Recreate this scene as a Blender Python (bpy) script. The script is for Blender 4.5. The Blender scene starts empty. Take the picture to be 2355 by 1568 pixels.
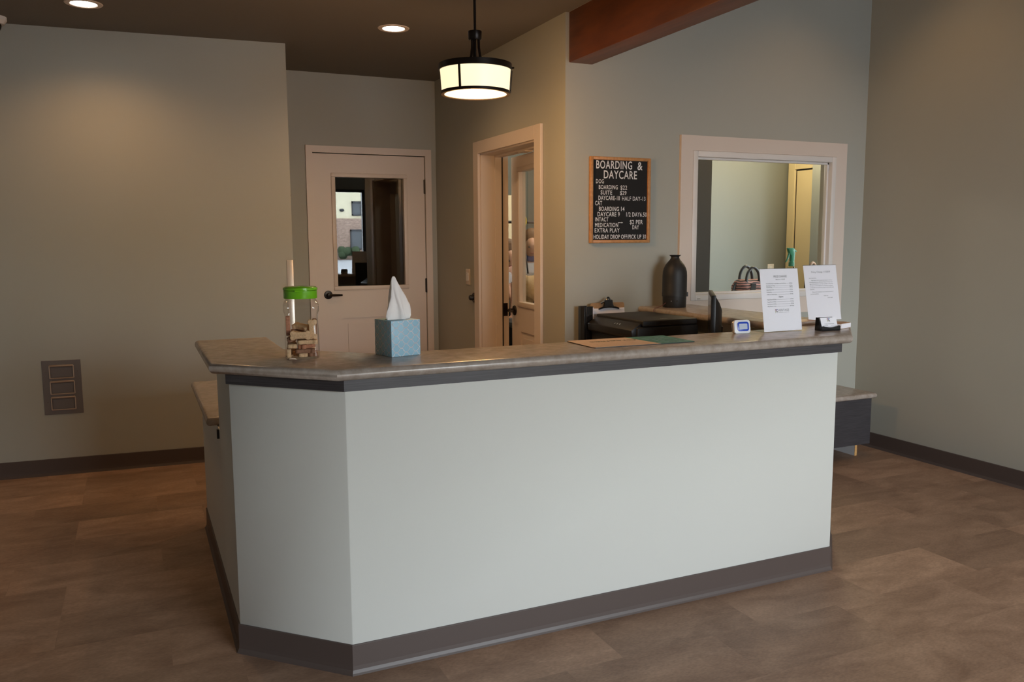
import bpy, bmesh, math, random
from mathutils import Vector, Matrix, Quaternion, Euler

S = bpy.context.scene
C = S.collection
PI = math.pi
rad = math.radians

# ------------------------------------------------------------------ camera
cam_data = bpy.data.cameras.new('camera')
cam = bpy.data.objects.new('camera', cam_data)
C.objects.link(cam)
S.camera = cam
FPX, YAW, PITCH, ROLL = 1913.2, 0.425215, 0.120896, -0.0054354
cam_data.sensor_fit = 'HORIZONTAL'
cam_data.sensor_width = 36.0
cam_data.lens = 36.0 * FPX / 2355.0
cam_data.clip_start = 0.05
cam_data.clip_end = 400
_f = Vector((math.sin(YAW) * math.cos(PITCH), math.cos(YAW) * math.cos(PITCH), -math.sin(PITCH)))
_r = Vector((math.cos(YAW), -math.sin(YAW), 0))
_u = _r.cross(_f)
_r2 = math.cos(ROLL) * _r + math.sin(ROLL) * _u
_u2 = -math.sin(ROLL) * _r + math.cos(ROLL) * _u
cam.matrix_world = Matrix(((_r2.x, _u2.x, -_f.x, 0.0), (_r2.y, _u2.y, -_f.y, 0.0), (_r2.z, _u2.z, -_f.z, 1.46), (0, 0, 0, 1)))

# ------------------------------------------------------------------ light levels and exposure
S.view_settings.view_transform = 'Standard'
S.view_settings.look = 'None'
S.view_settings.gamma = 1.0
S.view_settings.use_curve_mapping = False
S.view_settings.exposure = 0.0
SKY = 24.0
CAN_W, HIGH_CAN_W, PENDANT_W, PENDANT_GLOW = 24.0, 24.0, 28.0, 1.2
WARM = (1.0, 0.57, 0.24)

world = bpy.data.worlds.new('overcast_sky')
S.world = world
world.use_nodes = True
wn = world.node_tree.nodes
wn['Background'].inputs['Color'].default_value = (0.86, 0.94, 1.0, 1)
wn['Background'].inputs['Strength'].default_value = SKY

FRONT_Y = -3.0
SHOP_X0, SHOP_X1, SHOP_Z0, SHOP_Z1 = 1.3, 4.2, 0.72, 2.45


def add_light(name, kind, loc, power, color, **kw):
    d = bpy.data.lights.new(name, kind)
    d.energy = power
    d.color = color
    for k, v in kw.items():
        setattr(d, k, v)
    o = bpy.data.objects.new(name, d)
    o.location = loc
    C.objects.link(o)
    return o


# sky portal in the shop window: it only tells the renderer where the daylight comes in
for _a, _b, _c, _d in ((SHOP_X0, SHOP_X1, SHOP_Z0, SHOP_Z1),):
    _p = add_light('window_portal', 'AREA', ((_a + _b) / 2, FRONT_Y - 0.16, (_c + _d) / 2), 1.0, (1, 1, 1), shape='RECTANGLE', size=_b - _a, size_y=_d - _c)
    _p.rotation_euler = (rad(90), 0, 0)
    _p.data.cycles.is_portal = True


# ------------------------------------------------------------------ mesh helpers
class MB:
    def __init__(self):
        self.v = []
        self.f = []
        self.m = []
        self.sm = []

    def add(self, verts, faces, mat=0, smooth=False, xf=None):
        n = len(self.v)
        if xf is not None:
            verts = [xf @ Vector(p) for p in verts]
        self.v += [tuple(p) for p in verts]
        for f in faces:
            self.f.append([i + n for i in f])
            self.m.append(mat)
            self.sm.append(smooth)
        return self

    def box(self, x0, x1, y0, y1, z0, z1, mat=0, xf=None):
        v = [(x, y, z) for x in (x0, x1) for y in (y0, y1) for z in (z0, z1)]
        f = [(0, 1, 3, 2), (4, 6, 7, 5), (0, 4, 5, 1), (2, 3, 7, 6), (0, 2, 6, 4), (1, 5, 7, 3)]
        return self.add(v, f, mat, False, xf)

    def prism(self, poly, z0, z1, mat=0, xf=None):
        n = len(poly)
        area = sum(poly[i][0] * poly[(i + 1) % n][1] - poly[(i + 1) % n][0] * poly[i][1] for i in range(n))
        if area < 0:
            poly = poly[::-1]
        v = [(p[0], p[1], z0) for p in poly] + [(p[0], p[1], z1) for p in poly]
        f = [list(range(n))[::-1], list(range(n, 2 * n))] + [[i, (i + 1) % n, n + (i + 1) % n, n + i] for i in range(n)]
        return self.add(v, f, mat, False, xf)

    def loft(self, rings, mat=0, smooth=True, cap0=True, cap1=True, xf=None):
        n = len(rings[0])
        v = [p for r in rings for p in r]
        f = []
        for k in range(len(rings) - 1):
            for i in range(n):
                j = (i + 1) % n
                f.append([k * n + i, k * n + j, (k + 1) * n + j, (k + 1) * n + i])
        if cap0:
            f.append(list(range(n))[::-1])
        if cap1:
            f.append([(len(rings) - 1) * n + i for i in range(n)])
        return self.add(v, f, mat, smooth, xf)

    def lathe(self, prof, n=40, c=(0, 0, 0), mat=0, xf=None, cap0=True, cap1=True):
        rings = [[(c[0] + r * math.cos(2 * PI * i / n), c[1] + r * math.sin(2 * PI * i / n), c[2] + z) for i in range(n)] for r, z in prof]
        return self.loft(rings, mat, True, cap0, cap1, xf)

    def tube(self, pts, r, n=10, mat=0, xf=None, closed=False):
        pts = [Vector(p) for p in pts]
        rr = r if isinstance(r, (list, tuple)) else [r] * len(pts)
        rings = []
        up = None
        for i, p in enumerate(pts):
            a = pts[i - 1] if i > 0 else pts[i]
            b = pts[i + 1] if i < len(pts) - 1 else pts[i]
            t = (b - a).normalized()
            if up is None:
                up = Vector((0, 0, 1)) if abs(t.z) < 0.9 else Vector((1, 0, 0))
            s = t.cross(up).normalized()
            up = s.cross(t).normalized()
            rings.append([tuple(p + rr[i] * (math.cos(2 * PI * k / n) * s + math.sin(2 * PI * k / n) * up)) for k in range(n)])
        return self.loft(rings, mat, True, True, True, xf)

    def ball(self, c, r, n=16, mat=0, xf=None, sx=1, sy=1, sz=1):
        rings = []
        for k in range(1, n // 2):
            a = PI * k / (n // 2)
            rings.append([(c[0] + sx * r * math.sin(a) * math.cos(2 * PI * i / n), c[1] + sy * r * math.sin(a) * math.sin(2 * PI * i / n), c[2] - sz * r * math.cos(a)) for i in range(n)])
        return self.loft(rings, mat, True, True, True, xf)


def rrect(w, d, r, n=5, cx=0.0, cy=0.0):
    pts = []
    for sx, sy, a0 in ((1, 1, 0), (-1, 1, 90), (-1, -1, 180), (1, -1, 270)):
        for i in range(n + 1):
            a = rad(a0 + 90 * i / n)
            pts.append((cx + sx * (w / 2 - r) + r * math.cos(a), cy + sy * (d / 2 - r) + r * math.sin(a)))
    return pts


def obj(name, mb, mats, parent=None, bevel=0.0, seg=3, world=False, bevel_if=None, smooth_angle=35):
    """link one mesh object; world=True: the shape is given in room coordinates and the parent is an unrotated Empty"""
    v = mb.v
    if world and parent is not None:
        o0 = parent
        off = Vector((0, 0, 0))
        while o0 is not None:
            off += o0.location
            o0 = o0.parent
        v = [(p[0] - off.x, p[1] - off.y, p[2] - off.z) for p in v]
    me = bpy.data.meshes.new(name)
    me.from_pydata(v, [], mb.f)
    mats = mats if isinstance(mats, (list, tuple)) else [mats]
    for m in mats:
        me.materials.append(m)
    for p, k, s in zip(me.polygons, mb.m, mb.sm):
        p.material_index = k
        p.use_smooth = s
    bm = bmesh.new()
    bm.from_mesh(me)
    bmesh.ops.recalc_face_normals(bm, faces=bm.faces)
    if bevel:
        es = [e for e in bm.edges if len(e.link_faces) == 2 and e.calc_face_angle(0) > rad(30) and (bevel_if is None or bevel_if(e))]
        bmesh.ops.bevel(bm, geom=es, offset=bevel, segments=seg, profile=0.5, affect='EDGES', clamp_overlap=True)
        for f in bm.faces:
            f.smooth = True
    bm.to_mesh(me)
    bm.free()
    if bevel or any(mb.sm):
        me.set_sharp_from_angle(angle=rad(smooth_angle))
    o = bpy.data.objects.new(name, me)
    C.objects.link(o)
    if parent is not None:
        o.parent = parent
    return o


def tag(o, label=None, cat=None, group=None, kind=None):
    if label:
        o['label'] = label
    if cat:
        o['category'] = cat
    if group:
        o['group'] = group
    if kind:
        o['kind'] = kind
    return o


def thing(name, label, cat, loc=(0, 0, 0), rz=0.0, group=None, kind=None):
    o = bpy.data.objects.new(name, None)
    o.empty_display_size = 0.05
    o.location = loc
    o.rotation_euler = (0, 0, rz)
    C.objects.link(o)
    return tag(o, label, cat, group, kind)


def struct(name, mb, mats, parent=None, **kw):
    o = obj(name, mb, mats, parent, **kw)
    if parent is None:
        o['kind'] = 'structure'
    return o


def copy_tree(o, parent=None):
    c = o.copy()
    C.objects.link(c)
    if parent is not None:
        c.parent = parent
    for ch in list(o.children):
        copy_tree(ch, c)
    return c


_text_cache = {}


def text_geo(s, bold=0.0, gap=1.0):
    key = (s, bold, gap)
    if key not in _text_cache:
        cu = bpy.data.curves.new('lettering', 'FONT')
        cu.body = s
        cu.offset = bold
        cu.space_character = gap
        cu.resolution_u = 3
        o = bpy.data.objects.new('lettering', cu)
        C.objects.link(o)
        bpy.context.view_layer.update()
        me = bpy.data.meshes.new_from_object(o.evaluated_get(bpy.context.evaluated_depsgraph_get()))
        vs = [(v.co.x, v.co.y) for v in me.vertices]
        fs = [list(p.vertices) for p in me.polygons]
        bpy.data.objects.remove(o)
        bpy.data.curves.remove(cu)
        bpy.data.meshes.remove(me)
        x0, x1 = min(v[0] for v in vs), max(v[0] for v in vs)
        _text_cache[key] = ([((v[0] - x0) / (x1 - x0), v[1] / 0.72) for v in vs], fs)
    return _text_cache[key]


def text(mb, s, x0, x1, y, h, put, mat=0, bold=0.0, gap=1.0):
    """flat lettering: x0..x1 wide, baseline y, capital height h; put(x, y) gives the point"""
    vs, fs = text_geo(s, bold, gap)
    return mb.add([put(x0 + (x1 - x0) * a, y + h * b) for a, b in vs], fs, mat)


# ------------------------------------------------------------------ materials
def new_mat(name):
    m = bpy.data.materials.new(name)
    m.use_nodes = True
    return m, m.node_tree.nodes, m.node_tree.links, m.node_tree.nodes['Principled BSDF']


def mat(name, col, rough=0.5, metal=0.0, spec=None, noise=0.0, nscale=30.0, bump=0.0, bscale=200.0, col2=None, stretch=(1, 1, 1), coat=0.0, emit=None, estr=0.0, alpha=None):
    m, n, l, p = new_mat(name)
    p.inputs['Base Color'].default_value = (*col, 1)
    p.inputs['Roughness'].default_value = rough
    p.inputs['Metallic'].default_value = metal
    if spec is not None:
        p.inputs['Specular IOR Level'].default_value = spec
    if coat:
        p.inputs['Coat Weight'].default_value = coat
        p.inputs['Coat Roughness'].default_value = 0.08
    if emit:
        p.inputs['Emission Color'].default_value = (*emit, 1)
        p.inputs['Emission Strength'].default_value = estr
    if noise or col2 or bump:
        tc = n.new('ShaderNodeTexCoord')
        mp = n.new('ShaderNodeMapping')
        mp.inputs['Scale'].default_value = stretch
        l.new(tc.outputs['Object'], mp.inputs['Vector'])
    if noise or col2:
        t = n.new('ShaderNodeTexNoise')
        t.inputs['Scale'].default_value = nscale
        t.inputs['Detail'].default_value = 6
        t.inputs['Roughness'].default_value = 0.65
        l.new(mp.outputs['Vector'], t.inputs['Vector'])
        r = n.new('ShaderNodeValToRGB')
        r.color_ramp.elements[0].position = 0.33
        r.color_ramp.elements[1].position = 0.67
        c2 = col2 if col2 else tuple(min(1, c * (1 + noise)) for c in col)
        c1 = col if col2 else tuple(c * (1 - noise) for c in col)
        r.color_ramp.elements[0].color = (*c1, 1)
        r.color_ramp.elements[1].color = (*c2, 1)
        l.new(t.outputs['Fac'], r.inputs['Fac'])
        l.new(r.outputs['Color'], p.inputs['Base Color'])
    if bump:
        t2 = n.new('ShaderNodeTexNoise')
        t2.inputs['Scale'].default_value = bscale
        t2.inputs['Detail'].default_value = 3
        l.new(mp.outputs['Vector'], t2.inputs['Vector'])
        b = n.new('ShaderNodeBump')
        b.inputs['Strength'].default_value = bump
        b.inputs['Distance'].default_value = 0.002
        l.new(t2.outputs['Fac'], b.inputs['Height'])
        l.new(b.outputs['Normal'], p.inputs['Normal'])
    return m


def thin_glass(name, tint=(1, 1, 1), ior=1.5, rough=0.0):
    m, n, l, p = new_mat(name)
    n.remove(p)
    fr = n.new('ShaderNodeFresnel')
    geo = n.new('ShaderNodeNewGeometry')      # thin sheet: no bending, so the far face must not reflect totally
    ir = n.new('ShaderNodeMapRange')
    ir.inputs['To Min'].default_value = ior
    ir.inputs['To Max'].default_value = 1.0 / ior
    l.new(geo.outputs['Backfacing'], ir.inputs['Value'])
    l.new(ir.outputs['Result'], fr.inputs['IOR'])
    tr = n.new('ShaderNodeBsdfTransparent')
    tr.inputs['Color'].default_value = (*tint, 1)
    gl = n.new('ShaderNodeBsdfGlossy')
    gl.inputs['Roughness'].default_value = rough
    mx = n.new('ShaderNodeMixShader')
    l.new(fr.outputs['Fac'], mx.inputs['Fac'])
    l.new(tr.outputs['BSDF'], mx.inputs[1])
    l.new(gl.outputs['BSDF'], mx.inputs[2])
    l.new(mx.outputs['Shader'], n['Material Output'].inputs['Surface'])
    return m


def floor_mat():
    m, n, l, p = new_mat('stone_look_floor_tile')
    tc = n.new('ShaderNodeTexCoord')
    mp = n.new('ShaderNodeMapping')
    mp.inputs['Location'].default_value = (-0.275, -0.23, 0)
    l.new(tc.outputs['Object'], mp.inputs['Vector'])
    br = n.new('ShaderNodeTexBrick')
    br.inputs['Scale'].default_value = 1.0
    br.inputs['Brick Width'].default_value = 0.61
    br.inputs['Row Height'].default_value = 0.305
    br.inputs['Mortar Size'].default_value = 0.0008
    br.inputs['Mortar Smooth'].default_value = 0.3
    br.inputs['Color1'].default_value = (0.0, 0.0, 0.0, 1)
    br.inputs['Color2'].default_value = (1.0, 1.0, 1.0, 1)
    br.inputs['Mortar'].default_value = (0.3, 0.3, 0.3, 1)
    br.offset = 0.37
    br.offset_frequency = 3
    l.new(mp.outputs['Vector'], br.inputs['Vector'])
    # cloudy stone figure that differs from tile to tile
    add = n.new('ShaderNodeVectorMath')
    add.operation = 'MULTIPLY_ADD'
    add.inputs[1].default_value = (7.0, 13.0, 5.0)
    l.new(br.outputs['Color'], add.inputs[0])
    l.new(mp.outputs['Vector'], add.inputs[2])
    st = n.new('ShaderNodeMapping')
    st.inputs['Scale'].default_value = (1.0, 2.2, 1.0)
    st.inputs['Rotation'].default_value = (0, 0, 0.5)
    l.new(add.outputs['Vector'], st.inputs['Vector'])
    nz = n.new('ShaderNodeTexNoise')
    nz.inputs['Scale'].default_value = 3.2
    nz.inputs['Detail'].default_value = 9
    nz.inputs['Roughness'].default_value = 0.62
    nz.inputs['Distortion'].default_value = 0.6
    l.new(st.outputs['Vector'], nz.inputs['Vector'])
    ra = n.new('ShaderNodeValToRGB')
    ra.color_ramp.elements[0].position = 0.28
    ra.color_ramp.elements[0].color = FLOOR_A
    ra.color_ramp.elements[1].position = 0.72
    ra.color_ramp.elements[1].color = FLOOR_B
    l.new(nz.outputs['Fac'], ra.inputs['Fac'])
    mr = n.new('ShaderNodeMapRange')
    mr.inputs['To Min'].default_value = 0.80
    mr.inputs['To Max'].default_value = 1.20
    l.new(br.outputs['Color'], mr.inputs['Value'])
    mul = n.new('ShaderNodeVectorMath')
    mul.operation = 'SCALE'
    l.new(ra.outputs['Color'], mul.inputs[0])
    l.new(mr.outputs['Result'], mul.inputs['Scale'])
    fine = n.new('ShaderNodeTexNoise')
    fine.inputs['Scale'].default_value = 70
    fine.inputs['Detail'].default_value = 4
    l.new(st.outputs['Vector'], fine.inputs['Vector'])
    fr = n.new('ShaderNodeMapRange')
    fr.inputs['From Min'].default_value = 0.25
    fr.inputs['From Max'].default_value = 0.75
    fr.inputs['To Min'].default_value = 0.80
    fr.inputs['To Max'].default_value = 1.16
    l.new(fine.outputs['Fac'], fr.inputs['Value'])
    mu2 = n.new('ShaderNodeVectorMath')
    mu2.operation = 'SCALE'
    l.new(mul.outputs['Vector'], mu2.inputs[0])
    l.new(fr.outputs['Result'], mu2.inputs['Scale'])
    l.new(mu2.outputs['Vector'], p.inputs['Base Color'])
    p.inputs['Roughness'].default_value = 0.52
    bp = n.new('ShaderNodeBump')
    bp.inputs['Strength'].default_value = 0.12
    bp.inputs['Distance'].default_value = 0.003
    l.new(nz.outputs['Fac'], bp.inputs['Height'])
    l.new(bp.outputs['Normal'], p.inputs['Normal'])
    return m


FLOOR_A = (0.225, 0.130, 0.082, 1)
FLOOR_B = (0.43, 0.275, 0.185, 1)
M = dict(
    wall=mat('sage_paint_dimmed', (0.41, 0.405, 0.355), 0.55, bump=0.06, bscale=350, spec=0.3),  # same paint as the desk, darkened to put dimmer light into the walls
    desk=mat('sage_paint_lifted', (0.61, 0.61, 0.575), 0.5, bump=0.06, bscale=350, spec=0.3),  # same paint as the walls, brightened to strengthen the daylight contrast
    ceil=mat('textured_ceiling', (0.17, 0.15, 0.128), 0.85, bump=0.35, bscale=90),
    trim=mat('almond_trim_paint', (0.70, 0.60, 0.525), 0.4, bump=0.02),
    vinyl=mat('white_vinyl_frame', (0.74, 0.70, 0.67), 0.35),
    base=mat('brown_rubber_baseboard', (0.085, 0.062, 0.055), 0.42),
    top=mat('taupe_stone_laminate', (0.30, 0.245, 0.205), 0.26, col2=(0.43, 0.37, 0.325), nscale=26),
    band=mat('charcoal_woodgrain_laminate', (0.026, 0.023, 0.026), 0.5, col2=(0.062, 0.056, 0.062), nscale=9, stretch=(0.6, 0.6, 28)),
    black=mat('black_plastic', (0.012, 0.012, 0.013), 0.4),
    blackmat=mat('matte_black_plastic', (0.014, 0.013, 0.013), 0.55),
    blackgloss=mat('glossy_black_plastic', (0.010, 0.010, 0.012), 0.16),
    bronze=mat('oil_rubbed_bronze', (0.022, 0.016, 0.013), 0.32, metal=0.6),
    plateframe=mat('polished_bronze_frame', (0.80, 0.66, 0.55), 0.32, metal=1.0),
    plate=mat('dark_bronze_plate', (0.25, 0.215, 0.20), 0.45, metal=0.8),
    steel=mat('stainless_steel', (0.55, 0.52, 0.49), 0.22, metal=1.0),
    guard=mat('satin_corner_guard', (0.70, 0.65, 0.60), 0.25, metal=0.4),
    chrome=mat('chrome', (0.8, 0.8, 0.8), 0.08, metal=1.0),
    brass=mat('brass', (0.6, 0.42, 0.16), 0.25, metal=1.0),
    white=mat('white_plastic', (0.80, 0.80, 0.82), 0.35),
    paper=mat('white_paper', (0.90, 0.88, 0.93), 0.6),
    ink=mat('black_ink', (0.02, 0.02, 0.022), 0.6),
    greyink=mat('grey_ink', (0.16, 0.16, 0.17), 0.6),
    green=mat('green_lid_plastic', (0.17, 0.50, 0.015), 0.16),
    teal=mat('teal_print', (0.025, 0.19, 0.145), 0.4, noise=0.1),
    tan=mat('kraft_tan_print', (0.64, 0.46, 0.33), 0.5, noise=0.06, nscale=60),
    oak=mat('oak_frame', (0.42, 0.19, 0.065), 0.4, col2=(0.58, 0.29, 0.11), nscale=14, stretch=(4, 4, 4)),
    felt=mat('black_letter_felt', (0.008, 0.008, 0.010), 0.85),
    letter=mat('white_letters', (0.78, 0.77, 0.78), 0.4),
    board=mat('brown_hardboard', (0.38, 0.22, 0.10), 0.5, noise=0.12, nscale=80),
    blue=mat('blue_bezel', (0.01, 0.06, 0.48), 0.3),
    lcd=mat('grey_lcd', (0.50, 0.56, 0.68), 0.2),
    boxblue=mat('blue_tissue_carton', (0.33, 0.56, 0.70), 0.45),
    tissue=mat('white_tissue', (0.95, 0.89, 0.86), 0.8),
    biscuit1=mat('tan_biscuit', (0.68, 0.44, 0.24), 0.75, noise=0.18, nscale=160, bump=0.3, bscale=300),
    biscuit2=mat('brown_biscuit', (0.27, 0.125, 0.065), 0.75, noise=0.2, nscale=160, bump=0.3, bscale=300),
    biscuit3=mat('reddish_biscuit', (0.46, 0.19, 0.10), 0.75, noise=0.2, nscale=160, bump=0.3, bscale=300),
    jar=thin_glass('clear_jar_plastic', (0.96, 0.96, 0.96), 1.62, 0.01),
    acrylic=thin_glass('clear_acrylic', (1, 1, 1), 1.45, 0.02),
    glass=thin_glass('window_glass', (0.97, 0.98, 0.97), 1.32),
    doorglass=thin_glass('door_glass', (0.75, 0.77, 0.78), 1.75),
    particle=mat('particle_board', (0.62, 0.34, 0.12), 0.8, noise=0.25, nscale=300),
    melamine=mat('white_melamine', (0.72, 0.72, 0.74), 0.4),
    cord=mat('red_brown_cord', (0.13, 0.04, 0.03), 0.5),
    leash=mat('red_leash', (0.24, 0.035, 0.03), 0.7),
    hallwall=mat('grey_green_hall_paint', (0.185, 0.192, 0.170), 0.55, bump=0.05, bscale=350, spec=0.3),
    cream=mat('cream_paint', (0.72, 0.60, 0.36), 0.45),
    doorshade=mat('unlit_doorway_shade', (0.022, 0.019, 0.016), 0.85, spec=0.15),  # near-black colour stands for the darkness of an unlit opening
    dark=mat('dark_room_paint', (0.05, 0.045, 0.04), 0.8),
    skin=mat('skin', (0.55, 0.31, 0.21), 0.5),
    shirt=mat('white_cotton', (0.74, 0.72, 0.70), 0.85),
    navy=mat('navy_cloth', (0.03, 0.045, 0.13), 0.85),
    pants=mat('dark_trousers', (0.012, 0.014, 0.02), 0.85),
    hair=mat('brown_hair', (0.14, 0.07, 0.03), 0.6, noise=0.4, nscale=120),
    strap=mat('tan_apron_strap', (0.42, 0.27, 0.15), 0.7),
    fur=mat('golden_fur', (0.60, 0.38, 0.18), 0.9, col2=(0.74, 0.55, 0.32), nscale=40, bump=0.8, bscale=120),
    yellow=mat('yellow_loop', (0.70, 0.50, 0.03), 0.5),
    pinkstripe=None, siding=None, stone=None,
    snow=mat('snow_dusted_ground', (0.26, 0.27, 0.29), 0.9, noise=0.15, nscale=1.5),
    asphalt=mat('wet_asphalt', (0.10, 0.10, 0.11), 0.6),
    fascia=mat('dark_window_frame', (0.02, 0.022, 0.026), 0.4),
    extglass=mat('dark_exterior_glass', (0.05, 0.06, 0.07), 0.08),
    bush=mat('evergreen_bush', (0.03, 0.05, 0.02), 0.9, noise=0.5, nscale=8, bump=1.0, bscale=10),
    clear=thin_glass('spray_bottle_plastic', (0.86, 0.90, 0.86), 1.4, 0.05),
    trigger=mat('green_trigger_plastic', (0.01, 0.17, 0.09), 0.35),
)


def stripes(name, a, b, scale, axis='Z', turb=0.0):
    m, n, l, p = new_mat(name)
    tc = n.new('ShaderNodeTexCoord')
    w = n.new('ShaderNodeTexWave')
    w.bands_direction = axis
    w.inputs['Scale'].default_value = scale
    w.inputs['Distortion'].default_value = turb
    w.inputs['Detail'].default_value = 2
    l.new(tc.outputs['Object'], w.inputs['Vector'])
    r = n.new('ShaderNodeValToRGB')
    r.color_ramp.interpolation = 'CONSTANT'
    r.color_ramp.elements[0].color = (*a, 1)
    r.color_ramp.elements[1].position = 0.5
    r.color_ramp.elements[1].color = (*b, 1)
    l.new(w.outputs['Fac'], r.inputs['Fac'])
    l.new(r.outputs['Color'], p.inputs['Base Color'])
    p.inputs['Roughness'].default_value = 0.7
    return m


M['pinkstripe'] = stripes('pink_black_stripes', (0.42, 0.20, 0.17), (0.035, 0.02, 0.022), 17, 'Z', 3.5)
M['siding'] = mat('cream_siding', (0.62, 0.58, 0.42), 0.8, noise=0.05, nscale=2)
M['stone'] = mat('brown_ledge_stone', (0.16, 0.10, 0.075), 0.9, col2=(0.42, 0.31, 0.25), nscale=3.5, stretch=(1, 1, 2.2))
M['floor'] = floor_mat()
M['wood'] = mat('stained_beam_wood', (0.075, 0.017, 0.004), 0.45, col2=(0.15, 0.040, 0.008), nscale=5, stretch=(6, 0.5, 2.5), bump=0.08, bscale=25)

# ================================================================== the setting
H = 2.742          # ceiling over the left part
HR = 3.60          # higher ceiling right of the beam
WX, WY = 2.31, 4.34     # corner where the side wall meets the window wall
RX = 4.66          # right wall
LX = -2.6          # far left wall, outside the picture


def wall_x(mb, x0, x1, y0, y1, z0, z1, holes=()):
    """wall running along X with rectangular holes (hx0, hx1, hz0, hz1)"""
    xs = sorted({x0, x1} | {h[0] for h in holes} | {h[1] for h in holes})
    for a, b in zip(xs, xs[1:]):
        hs = [h for h in holes if h[0] <= a + 1e-6 and h[1] >= b - 1e-6]
        z = z0
        for h in sorted(hs, key=lambda q: q[2]):
            if h[2] > z + 1e-6:
                mb.box(a, b, y0, y1, z, h[2])
            z = h[3]
        if z < z1 - 1e-6:
            mb.box(a, b, y0, y1, z, z1)
    return mb


def wall_y(mb, y0, y1, x0, x1, z0, z1, holes=()):
    t = MB()
    wall_x(t, y0, y1, x0, x1, z0, z1, holes)
    return mb.add([(p[1], p[0], p[2]) for p in t.v], t.f)


struct('floor', MB().box(LX - 0.1, 6.2, FRONT_Y - 0.12, 9.6, -0.12, 0), M['floor'])
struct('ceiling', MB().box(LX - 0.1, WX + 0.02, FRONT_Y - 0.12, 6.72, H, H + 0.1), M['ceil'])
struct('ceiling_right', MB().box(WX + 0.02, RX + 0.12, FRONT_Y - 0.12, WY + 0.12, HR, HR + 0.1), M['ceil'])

# left wall: slightly skewed in plan, its right end carries a corner guard
LA, LB = Vector((-2.60, 6.036, 0)), Vector((0.982, 5.737, 0))
ldir = (LB - LA).normalized()
lang = math.atan2(ldir.y, ldir.x)
LW = Matrix.Translation(LB) @ Matrix.Rotation(lang, 4, 'Z')     # local: x along the wall (0 at its right end), y into the wall
LLEN = (LB - LA).length
struct('wall_left', MB().box(-LLEN, 0, 0, 0.12, 0, H, xf=LW).box(-0.02, 0.10, 0.02, 0.86, 0, H, xf=Matrix.Translation((0.873, 5.737, 0))), M['wall'])
# back wall with door 1
D1 = (1.302, 2.212, 0.0, 2.140)
struct('wall_back', wall_x(MB(), LX, WX, 6.60, 6.72, 0, H, [D1]), M['wall'])
# side wall with the open door 2
D2 = (4.714, 5.643, 0.0, 2.078)
struct('wall_side', wall_y(MB(), WY + 0.12, 6.72, WX, WX + 0.21, 0, H, [D2]), M['wall'])
# window wall
WIN = (3.196, 4.376, 1.070, 2.005)
struct('wall_window', wall_x(MB(), WX, RX + 0.12, WY, WY + 0.12, 0, HR, [WIN]), M['wall'])
struct('wall_right', MB().box(RX, RX + 0.12, FRONT_Y, WY, 0, HR), M['wall'])
struct('wall_front', wall_x(MB(), LX - 0.1, RX + 0.12, FRONT_Y - 0.12, FRONT_Y, 0, HR, [(SHOP_X0, SHOP_X1, SHOP_Z0, SHOP_Z1)]), M['wall'])
struct('wall_far_left', MB().box(LX - 0.1, LX, FRONT_Y, 6.72, 0, H), M['wall'])
struct('wall_above_beam', MB().box(WX + 0.02, WX + 0.17, FRONT_Y, WY, H, HR), M['wall'])
b = struct('ceiling_beam', MB().box(WX + 0.022, WX + 0.176, FRONT_Y, WY - 0.001, 2.465, H + 0.03), M['wood'], bevel=0.004, seg=2)
tag(b, 'dark reddish-brown stained wooden beam along the ceiling edge', 'beam', kind='structure')


def baseboard(name, pts, h=0.105):
    """rubber cove base along a polyline; the room lies to the left of its direction"""
    mb = MB()
    prof = [(0.0, 0.0), (0.016, 0.0), (0.012, 0.006), (0.007, 0.016), (0.006, 0.03), (0.006, h - 0.003), (0.004, h), (0.0, h)]
    P = [Vector((p[0], p[1], 0)) for p in pts]
    rings = []
    for i, p in enumerate(P):
        d0 = (P[i] - P[i - 1]).normalized() if i else (P[1] - P[0]).normalized()
        d1 = (P[i + 1] - P[i]).normalized() if i < len(P) - 1 else d0
        n0, n1 = Vector((-d0.y, d0.x, 0)), Vector((-d1.y, d1.x, 0))
        nn = (n0 + n1).normalized()
        k = 1 / max(0.3, nn.dot(n0))
        rings.append([(p.x + nn.x * o * k, p.y + nn.y * o * k, z) for o, z in prof])
    mb.loft(rings, 0, False)
    return mb


struct('baseboard_left', baseboard('', [(0.97, 5.737), (LA.x, LA.y)]), M['base'])
struct('baseboard_right', baseboard('', [(RX, FRONT_Y), (RX, WY)]), M['base'])
struct('baseboard_window_wall', baseboard('', [(RX - 0.016, WY), (3.11, WY)]), M['base'])
struct('baseboard_back', baseboard('', [(WX - 0.016, 6.60), (2.256, 6.60)]), M['base'])
struct('baseboard_side', baseboard('', [(WX, WY + 0.0), (WX, 4.62)]), M['base'])
struct('baseboard_side_far', baseboard('', [(WX, 5.735), (WX, 6.60)]), M['base'])

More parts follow.
